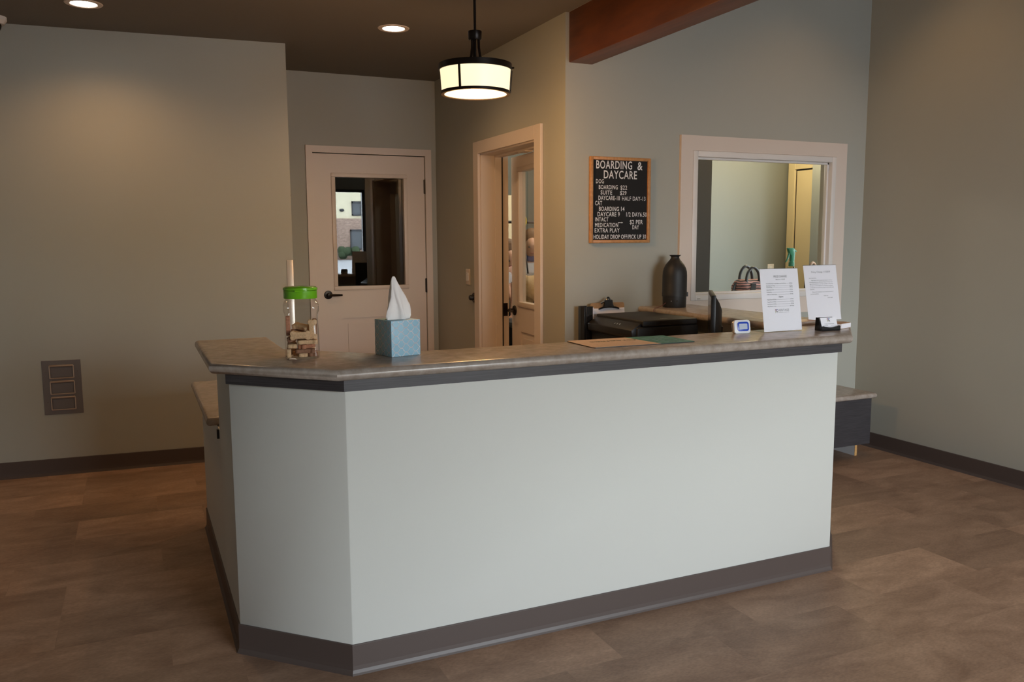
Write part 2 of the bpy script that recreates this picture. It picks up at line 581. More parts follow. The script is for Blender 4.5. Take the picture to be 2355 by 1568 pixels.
# ------------------------------------------------------------------ door 1: closed, half glazed
d1 = thing('door_1', 'closed almond door with a dark square glass panel in the back wall', None, (D1[0], 6.60, 0), kind='structure')
DW, DH, DY0, DY1 = 0.904, 2.134, 0.004, 0.048
GX0, GX1, GZ0, GZ1 = 0.173, 0.727, 1.100, 1.957
mb = MB()
wall_x(mb, 0.003, 0.003 + DW, DY0, DY1, 0.008, DH, [(GX0, GX1, GZ0, GZ1), (0.20, 0.71, 0.16, 0.845)])
mb.box(0.20, 0.71, DY0 + 0.010, DY1 - 0.010, 0.16, 0.845)
mb.box(0.245, 0.665, DY0 + 0.003, DY1 - 0.003, 0.205, 0.80)
struct('door_leaf', mb, M['trim'], d1)
mb = MB()
for a, b_, c, d in ((GX0 - 0.032, GX1 + 0.032, GZ1, GZ1 + 0.032), (GX0 - 0.032, GX1 + 0.032, GZ0 - 0.032, GZ0), (GX0 - 0.032, GX0, GZ0, GZ1), (GX1, GX1 + 0.032, GZ0, GZ1)):
    mb.box(a, b_, DY0 - 0.010, DY0 + 0.006, c, d)
struct('glazing_bead', mb, M['trim'], d1, bevel=0.004, seg=2)
struct('glass_pane', MB().box(GX0, GX1, DY0 + 0.020, DY0 + 0.0205, GZ0, GZ1), M['doorglass'], d1)
mb = MB()
cw = 0.052
mb.box(-cw, -0.001, -0.016, 0.0, 0, DH + cw + 0.006).box(DW + 0.007, DW + 0.007 + cw, -0.016, 0.0, 0, DH + cw + 0.006).box(-0.001, DW + 0.007, -0.016, 0.0, DH + 0.006, DH + cw + 0.006)
mb.box(-0.0, 0.0015, 0.05, 0.12, 0, DH).box(DW + 0.005, DW + 0.006, 0.05, 0.12, 0, DH)
struct('door_frame', mb, M['trim'], d1, bevel=0.002, seg=1)
mb = MB().box(-0.001, 0.003, 0.03, 0.05, 0, DH).box(DW + 0.003, DW + 0.0055, 0.03, 0.05, 0, DH).box(0, DW + 0.005, 0.03, 0.05, DH, DH + 0.0055)
struct('door_gasket', mb, M['black'], d1)
lv = MB().lathe([(0.001, 0), (0.033, 0), (0.034, 0.004), (0.031, 0.010), (0.016, 0.012), (0.013, 0.05), (0.002, 0.052)], 28, xf=Matrix.Translation((0.092, DY0, 1.035)) @ Matrix.Rotation(rad(90), 4, 'X'))
lv.tube([(0.092, DY0 - 0.046, 1.035), (0.14, DY0 - 0.050, 1.034), (0.195, DY0 - 0.044, 1.033)], [0.0105, 0.0095, 0.0075], 10)
struct('door_lever', lv, M['bronze'], d1)
for z in (1.896, 1.090, 0.28):
    hg = MB().tube([(DW + 0.004, -0.008, z - 0.058), (DW + 0.004, -0.008, z + 0.058)], 0.0075, 10).box(DW - 0.004, DW + 0.012, -0.003, 0.006, z - 0.056, z + 0.056)
    struct('hinge', hg, M['bronze'], d1)

# unlit room behind door 1
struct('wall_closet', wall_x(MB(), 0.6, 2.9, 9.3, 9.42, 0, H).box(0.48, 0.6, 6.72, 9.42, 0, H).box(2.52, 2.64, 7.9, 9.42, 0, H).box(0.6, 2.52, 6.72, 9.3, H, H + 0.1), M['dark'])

# ------------------------------------------------------------------ door 2: ajar into the grooming room
d2 = thing('door_2', 'almond glazed door standing slightly open in the side wall', None, (WX + 0.205, D2[0] + 0.004, 0), kind='structure')
mb = MB()
cs = 0.087
mb.box(WX - 0.020, WX, D2[0] - cs, D2[0] + 0.002, 0, D2[3] + 0.083).box(WX - 0.020, WX, D2[1] - 0.004, D2[1] + cs, 0, D2[3] + 0.083).box(WX - 0.020, WX, D2[0] + 0.002, D2[1] - 0.004, D2[3] - 0.004, D2[3] + 0.083)
mb.box(WX, WX + 0.215, D2[1] - 0.016, D2[1] + 0.004, 0, D2[3]).box(WX, WX + 0.215, D2[0] - 0.004, D2[0] + 0.010, 0, D2[3]).box(WX, WX + 0.215, D2[0], D2[1], D2[3] - 0.014, D2[3] + 0.002)
mb.box(WX + 0.105, WX + 0.158, D2[1] - 0.028, D2[1] - 0.014, 0, D2[3] - 0.014).box(WX + 0.105, WX + 0.158, D2[0] + 0.01, D2[1] - 0.016, D2[3] - 0.026, D2[3] - 0.012)
struct('door_frame', mb, M['trim'], d2, world=True, bevel=0.002, seg=1)
struct('door_gasket', MB().box(WX + 0.158, WX + 0.166, D2[1] - 0.030, D2[1] - 0.015, 0, D2[3] - 0.02), M['black'], d2, world=True)
struct('strike_plate', MB().box(WX + 0.164, WX + 0.204, D2[1] - 0.0185, D2[1] - 0.0155, 0.900, 0.995), M['bronze'], d2, world=True)
struct('closer_bracket', MB().box(WX + 0.10, WX + 0.16, 5.10, 5.20, D2[3] - 0.034, D2[3] - 0.026), M['trim'], d2, world=True)
leaf = bpy.data.objects.new('door_leaf_pivot', None)
ang = rad(-4.9)
LX2 = Matrix.Rotation(ang, 4, 'Z')          # leaf: along +y from the hinge, thickness towards -x
LWD, G2 = 0.905, (0.175, 0.730, 1.015, 1.940)
bpy.data.objects.remove(leaf)
mb = MB()
t = MB()
wall_x(t, 0.006, LWD, -0.044, 0, 0.008, 2.052, [G2, (0.19, 0.715, 0.16, 0.80)])
t.box(0.19, 0.715, -0.034, -0.010, 0.16, 0.80).box(0.235, 0.67, -0.041, -0.003, 0.205, 0.755)
mb.add([(p[1], p[0], p[2]) for p in t.v], t.f, xf=LX2)
struct('door_leaf', mb, M['trim'], d2)
mb = MB()
for y0, y1, z0, z1 in ((G2[0] - 0.035, G2[1] + 0.035, G2[3], G2[3] + 0.035), (G2[0] - 0.035, G2[1] + 0.035, G2[2] - 0.035, G2[2]), (G2[0] - 0.035, G2[0], G2[2], G2[3]), (G2[1], G2[1] + 0.035, G2[2], G2[3])):
    mb.box(-0.054, -0.040, y0, y1, z0, z1, xf=LX2)
struct('glazing_bead', mb, M['trim'], d2, bevel=0.004, seg=2)
struct('glass_pane', MB().box(-0.0225, -0.022, G2[0], G2[1], G2[2], G2[3], xf=LX2), M['glass'], d2)
lz = 0.945
lv = MB().lathe([(0.001, 0), (0.036, 0), (0.037, 0.005), (0.033, 0.012), (0.016, 0.014), (0.013, 0.05), (0.002, 0.052)], 28, xf=LX2 @ Matrix.Translation((-0.044, LWD - 0.065, lz)) @ Matrix.Rotation(rad(-90), 4, 'Y'))
lv.tube([LX2 @ Vector((-0.090, LWD - 0.065, lz)), LX2 @ Vector((-0.096, LWD - 0.11, lz)), LX2 @ Vector((-0.090, LWD - 0.165, lz - 0.002))], [0.0105, 0.0095, 0.0075], 10)
struct('door_lever', lv, M['bronze'], d2)

# ------------------------------------------------------------------ interior window 1
w1 = thing('window_1', 'white framed interior window in an almond casing right of the letter board', None, (3.79, WY, 1.06), kind='structure')
mb = MB()
cx0, cx1, cz0, cz1 = 3.106, 4.472, 0.962, 2.096
mb.box(cx0, WIN[0], WY - 0.020, WY, cz0, cz1).box(WIN[1], cx1, WY - 0.020, WY, cz0, cz1).box(WIN[0], WIN[1], WY - 0.020, WY, WIN[3], cz1).box(WIN[0], WIN[1], WY - 0.018, WY, cz0, WIN[2])
struct('window_casing', mb, M['trim'], w1, world=True)
mb = MB()
fx0, fx1, fz0, fz1 = WIN[0] + 0.001, WIN[1] - 0.001, WIN[2] + 0.001, WIN[3] - 0.001
f = 0.036
for a, b_, c, d in ((fx0, fx0 + f, fz0, fz1), (fx1 - f, fx1, fz0, fz1), (fx0 + f, fx1 - f, fz0, fz0 + f), (fx0 + f, fx1 - f, fz1 - f, fz1)):
    mb.box(a, b_, WY - 0.024, WY + 0.050, c, d)
struct('window_frame', mb, M['vinyl'], w1, world=True, bevel=0.003, seg=2)
mb = MB()
for a, b_, c, d in ((fx0 + f, fx0 + f + 0.014, fz0 + f, fz1 - f), (fx1 - f - 0.014, fx1 - f, fz0 + f, fz1 - f), (fx0 + f, fx1 - f, fz0 + f, fz0 + f + 0.014), (fx0 + f, fx1 - f, fz1 - f - 0.014, fz1 - f)):
    mb.box(a, b_, WY + 0.008, WY + 0.030, c, d)
struct('window_sash', mb, M['vinyl'], w1, world=True, bevel=0.002, seg=1)
struct('glass_pane', MB().box(fx0 + f + 0.014, fx1 - f - 0.014, WY + 0.018, WY + 0.0185, fz0 + f + 0.014, fz1 - f - 0.014), M['glass'], w1, world=True)
struct('weep_cover', MB().box(3.245, 3.268, WY - 0.0275, WY - 0.024, 1.079, 1.085), M['steel'], w1, world=True)

# ------------------------------------------------------------------ shop window behind the camera (lets the daylight in)
w2 = thing('window_2', 'dark framed shop window behind the photographer', None, (2.35, FRONT_Y, SHOP_Z0), kind='structure')
mb = MB()
for a, b_ in ((SHOP_X0, SHOP_X0 + 0.05), (2.24, 2.29), (3.20, 3.25), (SHOP_X1 - 0.05, SHOP_X1)):
    mb.box(a, b_, FRONT_Y - 0.10, FRONT_Y - 0.01, SHOP_Z0, SHOP_Z1)
mb.box(SHOP_X0, SHOP_X1, FRONT_Y - 0.10, FRONT_Y - 0.01, SHOP_Z0, SHOP_Z0 + 0.05).box(SHOP_X0, SHOP_X1, FRONT_Y - 0.10, FRONT_Y - 0.01, SHOP_Z1 - 0.05, SHOP_Z1)
struct('window_frame', mb, M['fascia'], w2, world=True)

# ------------------------------------------------------------------ rooms seen through the openings
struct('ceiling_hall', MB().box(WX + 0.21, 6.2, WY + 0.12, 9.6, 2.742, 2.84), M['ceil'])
struct('wall_partition', MB().box(4.20, 4.30, 6.0, 7.87, 0, H), M['hallwall'])
struct('wall_grooming_back', MB().box(WX + 0.21, 4.20, 7.75, 7.87, 0, H), M['hallwall'])
struct('wall_grooming_left', MB().box(WX + 0.11, WX + 0.21, 6.72, 7.75, 0, H), M['hallwall'])
D4 = (4.30, 4.640, 0.0, 2.30)
struct('wall_hall_back', wall_x(MB(), 4.30, 5.60, 6.0, 6.1, 0, H, [D4]), M['hallwall'])
struct('wall_hall_right', MB().box(5.50, 5.60, WY + 0.12, 6.0, 0, H).box(5.20, 5.50, WY + 0.12, 5.39, 0, H), M['hallwall'])
d4 = thing('doorway_4', 'dark panel painted as an unlit doorway at the left edge of the interior window', None, (D4[0], 6.0, 0), kind='structure')
struct('door_leaf', MB().box(0.0, 0.34, 0.0, 0.05, 0.0, 2.30), M['doorshade'], d4, bevel=0.003, seg=1)  # dark sheet filling the opening; the doorway's shade is painted on it
d3 = thing('door_3', 'cream door and casing seen at the right of the interior window', None, (5.50, 5.40, 0), kind='structure')
struct('door_frame', MB().box(-0.02, 0, 0.495, 0.578, 0, 2.143).box(-0.02, 0, -0.008, 0.495, 2.075, 2.143), M['cream'], d3, bevel=0.002, seg=1)
mb = MB().box(-0.006, 0, -0.008, 0.483, 0.01, 2.062)
struct('door_leaf', mb, M['cream'], d3, bevel=0.002, seg=1)
struct('door_gasket', MB().box(-0.003, 0, 0.483, 0.495, 0, 2.075).box(-0.003, 0, -0.008, 0.483, 2.062, 2.075), M['bronze'], d3)

# ================================================================== reception desk
desk = thing('reception_desk', 'pale sage painted reception desk with clipped corners in the middle of the room', 'reception desk', (1.67, 3.2, 0))
OUT = [(0.277, 3.45), (0.277, 2.980), (0.605, 2.655), (2.742, 2.655), (3.07, 2.983), (3.07, WY - 0.001)]


def offset(path, d):
    """shift an open polyline sideways (positive: to the right of its direction = outwards)"""
    P = [Vector((p[0], p[1])) for p in path]
    out = []
    for i, p in enumerate(P):
        d0 = (P[i] - P[i - 1]).normalized() if i else (P[1] - P[0]).normalized()
        d1 = (P[i + 1] - P[i]).normalized() if i < len(P) - 1 else d0
        n0, n1 = Vector((d0.y, -d0.x)), Vector((d1.y, -d1.x))
        n0, n1 = -n0, -n1
        nn = (n0 + n1).normalized()
        k = d / max(0.3, nn.dot(n0))
        out.append((p.x - nn.x * k, p.y - nn.y * k))
    return out


inn = offset(OUT, -0.12)
obj('panel_wall', MB().prism(OUT + inn[::-1], 0, 1.012), M['desk'], desk, world=True, bevel=0.002, seg=1)
obj('side_panel', MB().box(0.277, 0.397, 3.45, 4.42, 0, 0.712), M['desk'], desk, world=True)
bt = baseboard('', [(0.277, 4.42), (0.277, 2.980), (0.605, 2.655), (2.742, 2.655), (3.07, 2.983), (3.07, WY)][::-1])
obj('baseboard', bt, M['base'], desk, world=True)
tp = [(0.277, 2.980), (0.605, 2.655), (2.742, 2.655), (3.07, 2.983)]
tp2 = offset(tp, 0.016)
obj('trim_band', MB().prism(tp2 + tp[::-1], 0.975, 1.012), M['band'], desk, world=True)
obj('counter_bracket', MB().box(0.268, 0.2768, 3.46, 3.475, 0.675, 0.7122), M['black'], desk, world=True)


def slab(name, poly, z0, z1, mat_, parent=None, r=0.0175, flat=(), **kw):
    """worktop with rolled edges; edges whose both ends lie on a coordinate named in flat stay square"""
    def cond(e):
        a, b = e.verts[0].co, e.verts[1].co
        if abs(a.z - b.z) > 1e-4:
            return False
        for ax, val in flat:
            if abs(a[ax] - val) < 1e-4 and abs(b[ax] - val) < 1e-4:
                return False
        return True
    return obj(name, MB().prism(poly, z0, z1), mat_, parent, bevel=r, seg=5, bevel_if=cond, smooth_angle=40, **kw)


ZC = 1.05
ct = slab('countertop', [(0.214, 2.970), (0.572, 2.617), (2.787, 2.617), (3.21, 3.04), (3.21, WY - 0.022), (3.104, WY - 0.022), (3.104, WY - 0.002), (2.82, WY - 0.002), (2.82, 2.958), (0.812, 2.958), (0.516, 3.255), (0.516, 3.70), (0.216, 3.70)], 1.0125, ZC, M['top'], flat=[(1, WY - 0.002), (1, WY - 0.022), (0, 3.104)])
tag(ct, 'raised taupe stone-look countertop wrapping round the top of the reception desk', 'countertop')
wt = slab('worktop', [(0.235, 3.53), (0.42, 3.53), (0.42, 3.07), (0.70, 2.79), (2.70, 2.79), (2.945, 3.04), (2.945, WY - 0.002), (2.20, WY - 0.002), (2.20, 3.45), (0.95, 3.45), (0.95, 4.50), (0.235, 4.50)], 0.7125, 0.75, M['top'], flat=[(1, WY - 0.002)])
tag(wt, 'lower taupe worktop inside the desk, its end jutting out on the left', 'worktop')
for _x, _a, _b in ((0.90, 3.6, 4.45), (2.23, 3.5, 4.3)):
    obj('support_panel', MB().box(_x, _x + 0.025, _a, _b, 0, 0.7125), M['band'], wt)

# ------------------------------------------------------------------ bench on the window wall
bench = thing('bench', 'low taupe-topped bench with a dark front panel between desk and right wall', 'bench', (3.8, 4.15, 0))
slab('bench_top', [(3.10, 3.952), (4.447, 3.952), (4.447, WY - 0.002), (3.10, WY - 0.002)], 0.404, 0.442, M['top'], bench, flat=[(1, WY - 0.002)], world=True)
obj('front_panel', MB().box(3.10, 4.424, 3.975, 3.993, 0.096, 0.404), M['band'], bench, world=True)
sp = obj('support_panel', MB().box(4.368, 4.388, 4.047, WY - 0.02, 0, 0.404), M['melamine'], bench, world=True)
obj('raw_edge', MB().box(4.368, 4.388, 4.045, 4.047, 0, 0.404), M['particle'], sp, world=True)['label'] = 'orange raw particle-board edge'
obj('support_panel', MB().box(3.10, 3.12, 4.047, WY - 0.02, 0, 0.404), M['melamine'], bench, world=True)

# ================================================================== lamps
PX, PY = 1.551, 3.836
pend = thing('pendant_lamp', 'round bronze pendant lamp with a glowing cream drum shade over the desk', 'pendant lamp', (PX, PY, H))
R0, R1, ZT, ZB = 0.1755, 0.1675, 2.2985 - H, 2.156 - H
obj('rod', MB().tube([(0, 0, 0), (0, 0, 2.45 - H)], 0.0065, 12), M['bronze'], pend)
obj('canopy', MB().lathe([(0.001, 0), (0.065, 0), (0.065, -0.012), (0.012, -0.03), (0.001, -0.03)], 32), M['bronze'], pend)
obj('cap', MB().lathe([(0.001, 2.452 - H), (0.033, 2.452 - H), (0.0335, 2.447 - H), (0.0325, 2.416 - H), (0.0285, 2.410 - H), (0.001, 2.410 - H)], 32), M['bronze'], pend)
for k in range(3):
    a = rad(80 + 120 * k)
    pts = [(math.cos(a) * r, math.sin(a) * r, z - H) for r, z in ((0.018, 2.412), (0.019, 2.375), (0.025, 2.335), (0.042, 2.302), (0.08, 2.290))]
    obj('strap', MB().tube(pts, 0.0065, 8), M['bronze'], pend)
obj('stem', MB().tube([(0, 0, 2.412 - H), (0, 0, 2.27 - H)], 0.006, 10), M['bronze'], pend)
obj('top_ring', MB().lathe([(0.004, ZT - 0.004), (R0 - 0.004, ZT), (R0 + 0.001, ZT - 0.001), (R0 + 0.001, ZT - 0.030), (R0 - 0.003, ZT - 0.030), (R0 - 0.006, ZT - 0.008), (0.004, ZT - 0.010)], 64), M['bronze'], pend)
obj('bottom_ring', MB().lathe([(R1 - 0.017, ZB + 0.001), (R1 - 0.002, ZB), (R1 + 0.001, ZB + 0.002), (R1 + 0.001, ZB + 0.014), (R1 - 0.003, ZB + 0.014), (R1 - 0.017, ZB + 0.004), (R1 - 0.017, ZB + 0.001)], 64, cap0=False, cap1=False), M['bronze'], pend)
for k in range(3):
    a = rad(-137 + 120 * k)
    xf = Matrix.Rotation(a, 4, 'Z')
    mb = MB().add([(R0 - 0.001, -0.0052, ZT - 0.028), (R0 + 0.004, -0.0052, ZT - 0.028), (R0 + 0.004, 0.0052, ZT - 0.028), (R0 - 0.001, 0.0052, ZT - 0.028),
                   (R1 - 0.001, -0.0052, ZB + 0.012), (R1 + 0.004, -0.0052, ZB + 0.012), (R1 + 0.004, 0.0052, ZB + 0.012), (R1 - 0.001, 0.0052, ZB + 0.012)],
                  [(0, 3, 2, 1), (4, 5, 6, 7), (0, 1, 5, 4), (1, 2, 6, 5), (2, 3, 7, 6), (3, 0, 4, 7)], xf=xf)
    obj('shade_bar', mb, M['bronze'], pend)
a = rad(-26)
obj('finial', MB().tube([(math.cos(a) * R0, math.sin(a) * R0, ZT - 0.018), (math.cos(a) * (R0 + 0.012), math.sin(a) * (R0 + 0.012), ZT - 0.018)], 0.004, 8), M['bronze'], pend)
glow, n, l, p = new_mat('lit_cream_glass')
p.inputs['Base Color'].default_value = (0.85, 0.78, 0.62, 1)
p.inputs['Emission Color'].default_value = (1.0, 0.80, 0.50, 1)
p.inputs['Emission Strength'].default_value = PENDANT_GLOW
p.inputs['Roughness'].default_value = 0.3
obj('shade', MB().lathe([(R0 - 0.005, ZT - 0.012), (R1 - 0.005, ZB + 0.010)], 64, cap0=False, cap1=False), glow, pend)
obj('diffuser', MB().lathe([(0.002, ZB + 0.0085), (R1 - 0.012, ZB + 0.0085), (R1 - 0.008, ZB + 0.0055), (0.002, ZB + 0.005)], 64), glow, pend)
pl = add_light('pendant_light', 'POINT', (PX, PY, 2.03), PENDANT_W, WARM, shadow_soft_size=0.12)

disc, n, l, p = new_mat('lit_downlight')
p.inputs['Emission Color'].default_value = (1.0, 0.93, 0.84, 1)
p.inputs['Emission Strength'].default_value = 14.0


def can(label, x, y, z, power, size=150, blend=0.8, group='recessed ceiling lights'):
    t = thing('recessed_light', label, 'recessed light', (x, y, z), group=group)
    obj('trim_ring', MB().lathe([(0.064, -0.001), (0.070, -0.005), (0.092, -0.004), (0.096, 0.0), (0.066, 0.0)], 40, cap0=False, cap1=False), M['trim'], t)
    obj('lens', MB().lathe([(0.001, -0.002), (0.066, -0.002), (0.066, -0.0005), (0.001, -0.0005)], 40), disc, t)
    s = add_light('downlight', 'SPOT', (x, y, z - 0.02), power, WARM, spot_size=rad(size), spot_blend=blend, shadow_soft_size=0.06)
    return t


can('recessed ceiling light nearest the left wall, at the top left', -0.168, 5.225, H, CAN_W)
can('recessed ceiling light over the passage to the closed door', 1.521, 5.081, H, CAN_W * 1.0)
for x, y, k in ((3.98, 3.55, 1.0), (3.95, 1.9, 0.7)):
    add_light('high_downlight', 'SPOT', (x, y, HR - 0.02), HIGH_CAN_W * k, WARM, spot_size=rad(104), spot_blend=0.7, shadow_soft_size=0.06)
hl = add_light('hall_light', 'POINT', (4.90, 5.20, 2.40), 44.0, (1.0, 0.80, 0.48), shadow_soft_size=0.15)
gl = add_light('grooming_light', 'POINT', (3.45, 6.35, 2.55), 40.0, (1.0, 0.88, 0.70), shadow_soft_size=0.15)

# ================================================================== things on the countertop
# biscuit jar
JX, JY, JR = 0.528, 2.965, rad(-9)
jar = thing('biscuit_jar', 'clear square plastic jar with a green flip lid, half full of dog biscuits', 'jar', (JX, JY, ZC + 0.0005), JR)
prof = [(0.050, 0.000, .016), (0.0575, 0.004, .016), (0.0585, 0.012, .017), (0.0575, 0.10, .018), (0.0555, 0.145, .019), (0.0565, 0.158, .02), (0.0605, 0.170, .022), (0.0605, 0.188, .026), (0.056, 0.200, .034), (0.0515, 0.206, .0505), (0.0515, 0.222, .0505)]
obj('jar_body', MB().loft([[(x, y, z) for x, y in rrect(2 * w, 2 * w, r, 6)] for w, z, r in prof], 0, True, True, False), M['jar'], jar, smooth_angle=60)
lid = MB().lathe([(0.001, 0.2105), (0.0565, 0.2105), (0.0575, 0.213), (0.0575, 0.238), (0.001, 0.238)], 56)
lid.lathe([(0.0535, 0.2385), (0.0585, 0.2395), (0.0595, 0.242), (0.0585, 0.2475), (0.052, 0.2515), (0.03, 0.2525), (0.001, 0.2525)], 56, cap0=True)
lo = obj('lid', lid, M['green'], jar, smooth_angle=40)
obj('flip_tab', MB().box(-0.020, 0.020, -0.0625, -0.056, 0.2355, 0.2415).box(-0.012, 0.012, -0.045, -0.012, 0.2525, 0.2535), M['green'], lo, bevel=0.001, seg=2)
BONES = [b_ for b_ in [(-0.0072, 0.0033, 0.0119, 0.818, 0.0, 0.0, -0.5752), (-0.0455, -0.0143, 0.0212, 0.5007, 0.5007, -0.4993, -0.4993), (0.0096, -0.0309, 0.0277, 1.0, -0.0, -0.0, -0.001), (-0.0331, 0.0456, 0.0392, 0.5, 0.5, 0.5, -0.5), (0.0363, 0.017, 0.0119, 0.7071, 0.0, 0.0, -0.7071), (0.0147, -0.0193, 0.0435, 0.9017, -0.0, 0.0, 0.4325), (0.0312, 0.0456, 0.055, 0.5, 0.5, 0.5, -0.5), (0.0118, 0.0276, 0.0541, 0.5048, -0.5785, 0.4213, 0.4827), (0.0183, -0.0363, 0.0593, 0.0, -1.0, 0.0, 0.0001), (-0.0343, -0.0114, 0.0462, 0.7002, -0.0, 0.0, -0.7139), (0.0183, -0.0015, 0.0593, 0.0, 0.0, 1.0, -0.0001), (-0.0347, 0.0025, 0.068, 0.6928, 0.1414, -0.1417, -0.6928), (-0.0011, 0.0363, 0.0956, 0.996, -0.0001, -0.0898, 0.0), (-0.006, -0.0456, 0.0844, 0.7071, -0.7071, 0.0001, 0.0001), (0.0363, -0.0298, 0.1024, 0.5001, -0.5, -0.4999, -0.5), (0.0046, 0.0362, 0.1404, 0.3051, 0.7046, 0.2546, -0.5879), (0.0456, 0.0077, 0.1024, 0.7071, -0.0001, -0.7071, 0.0001), (0.0011, -0.0068, 0.0839, 0.0297, -0.9646, -0.2302, 0.1253), (0.0014, -0.0442, 0.1367, 0.4883, -0.5114, 0.4883, 0.5115), (0.0002, 0.0093, 0.1087, 0.9128, 0.191, -0.0168, -0.3606), (0.0445, -0.0164, 0.1547, 0.5054, 0.5054, 0.4945, 0.4946), (-0.0456, 0.0291, 0.1114, 0.704, -0.0663, 0.704, -0.0663), (-0.0253, -0.0023, 0.1325, 0.5328, 0.1233, -0.1462, -0.8243), (-0.0079, -0.0135, 0.116, 0.1213, -0.2146, 0.9577, 0.1485)] if b_[2] < 0.112]


def bone_mesh():
    L, R_, w = 0.0255, 0.0094, 0.0072
    pts = []
    for cx, cy, a0, a1 in ((L, -w, -150, 45), (L, w, -45, 150), (-L, w, 30, 225), (-L, -w, 135, 330)):
        for i in range(7):
            a = rad(a0 + (a1 - a0) * i / 6)
            pts.append((cx + R_ * math.cos(a), cy + R_ * math.sin(a)))
    return MB().prism(pts, -0.0073, 0.0073)


seed = obj('dog_biscuit', bone_mesh(), M['biscuit1'], bevel=0.002, seg=2)
bones_data = [seed.data]
for k in ('biscuit2', 'biscuit3'):
    d = seed.data.copy()
    d.materials[0] = M[k]
    bones_data.append(d)
JM = Matrix.Translation((JX, JY, ZC + 0.0005)) @ Matrix.Rotation(JR, 4, 'Z')
kinds = [0, 0, 1, 0, 1, 2, 0, 1, 0, 0, 0, 1, 1, 0, 0, 1, 0, 0, 2, 0, 1, 1, 2, 0, 2, 1, 0, 2, 1, 0]
cname = ['tan', 'dark brown', 'reddish-brown']
def level(z):
    return 'at the bottom of' if z < 0.034 else 'in the lower middle of' if z < 0.062 else 'in the upper middle of' if z < 0.094 else 'on top in'
def side(x, y):
    a = 'front' if y < -0.018 else 'back' if y > 0.018 else ''
    b_ = 'left' if x < -0.018 else 'right' if x > 0.018 else ''
    return (a + ' ' + b_).strip() or 'centre'
seen = {}
for i, bq in enumerate(BONES):
    o = seed if i == 0 else seed.copy()
    if i:
        C.objects.link(o)
    k = kinds[i]
    o.data = bones_data[k]
    o.matrix_world = JM @ Matrix.Translation(bq[:3]) @ Quaternion(bq[3:]).to_matrix().to_4x4()
    q = Quaternion(bq[3:])
    ax = q @ Vector((1, 0, 0))
    pose = 'standing on end' if abs(ax.z) > 0.8 else 'lying level' if abs(ax.z) < 0.3 else 'tilted'
    flatn = q @ Vector((0, 0, 1))
    face = '' if abs(flatn.z) > 0.6 else ' on edge'
    lab = '%s bone biscuit %s%s %s the jar, %s' % (cname[k], pose, face if pose != 'standing on end' else '', level(bq[2]), side(bq[0], bq[1]))
    seen.setdefault(lab, []).append((o, bq))
for lab, lst in seen.items():
    for o, bq in lst:
        tag(o, lab, 'dog biscuit', 'bone biscuits in the jar')
    if len(lst) > 1:
        lst.sort(key=lambda q: q[1][2])
        for j, (o, bq) in enumerate(lst):
            o['label'] = lab + (' and lower' if j == 0 else ' and higher' if j == len(lst) - 1 else ' and between others')

# tissue box
tb = thing('tissue_box', 'pale blue lattice-patterned tissue box with a white tissue standing up', 'tissue box', (0.857, 2.898, ZC + 0.0005), rad(13.8))
BW, BH = 0.119, 0.128
mb = MB().box(-BW / 2, BW / 2, -BW / 2, BW / 2, 0, BH)
obj('carton', mb, M['boxblue'], tb, bevel=0.0012, seg=2)


def lattice(mb, put, w, h):
    """white ogee lattice: every side of a cell is two bows joined by a small step"""
    cw_, ch_ = w / 3.0, h / 4.4
    half = 0.0012
    unit = []
    for i in range(9):          # first bow
        a = rad(90 * i / 8)
        unit.append((0.05 + 0.37 * math.sin(a), 0.05 + 0.37 * (1 - math.cos(a))))
    unit = [(0, 0)] + unit[:-1] + [(0.42, 0.40), (0.58, 0.42)] + [(0.58 + 0.37 * (1 - math.cos(rad(90 * i / 8))), 0.58 + 0.37 * math.sin(rad(90 * i / 8))) for i in range(1, 9)] + [(1, 1)]
    for i in range(-2, 8):
        for j in range(-2, 12):
            if (i + j) % 2:
                continue
            x0, y0 = i * cw_ / 2, j * ch_ / 2
            for sx in (1, -1):
                pts = [(x0 + sx * u * cw_ / 2, y0 + v * ch_ / 2) for u, v in unit]
                for a, b_ in zip(pts, pts[1:]):
                    lo_, hi_ = 0.001, w - 0.001
                    if min(a[0], b_[0]) < lo_ or max(a[0], b_[0]) > hi_ or min(a[1], b_[1]) < 0.001 or max(a[1], b_[1]) > h - 0.001:
                        continue
                    d = Vector((b_[0] - a[0], b_[1] - a[1]))
                    if d.length < 1e-6:
                        continue
                    nn = Vector((-d.y, d.x)).normalized() * half
                    e = d.normalized() * half * 0.5
                    q = [(a[0] + nn.x - e.x, a[1] + nn.y - e.y), (a[0] - nn.x - e.x, a[1] - nn.y - e.y), (b_[0] - nn.x + e.x, b_[1] - nn.y + e.y), (b_[0] + nn.x + e.x, b_[1] + nn.y + e.y)]
                    mb.add([put(*t) for t in q], [(0, 1, 2, 3)])


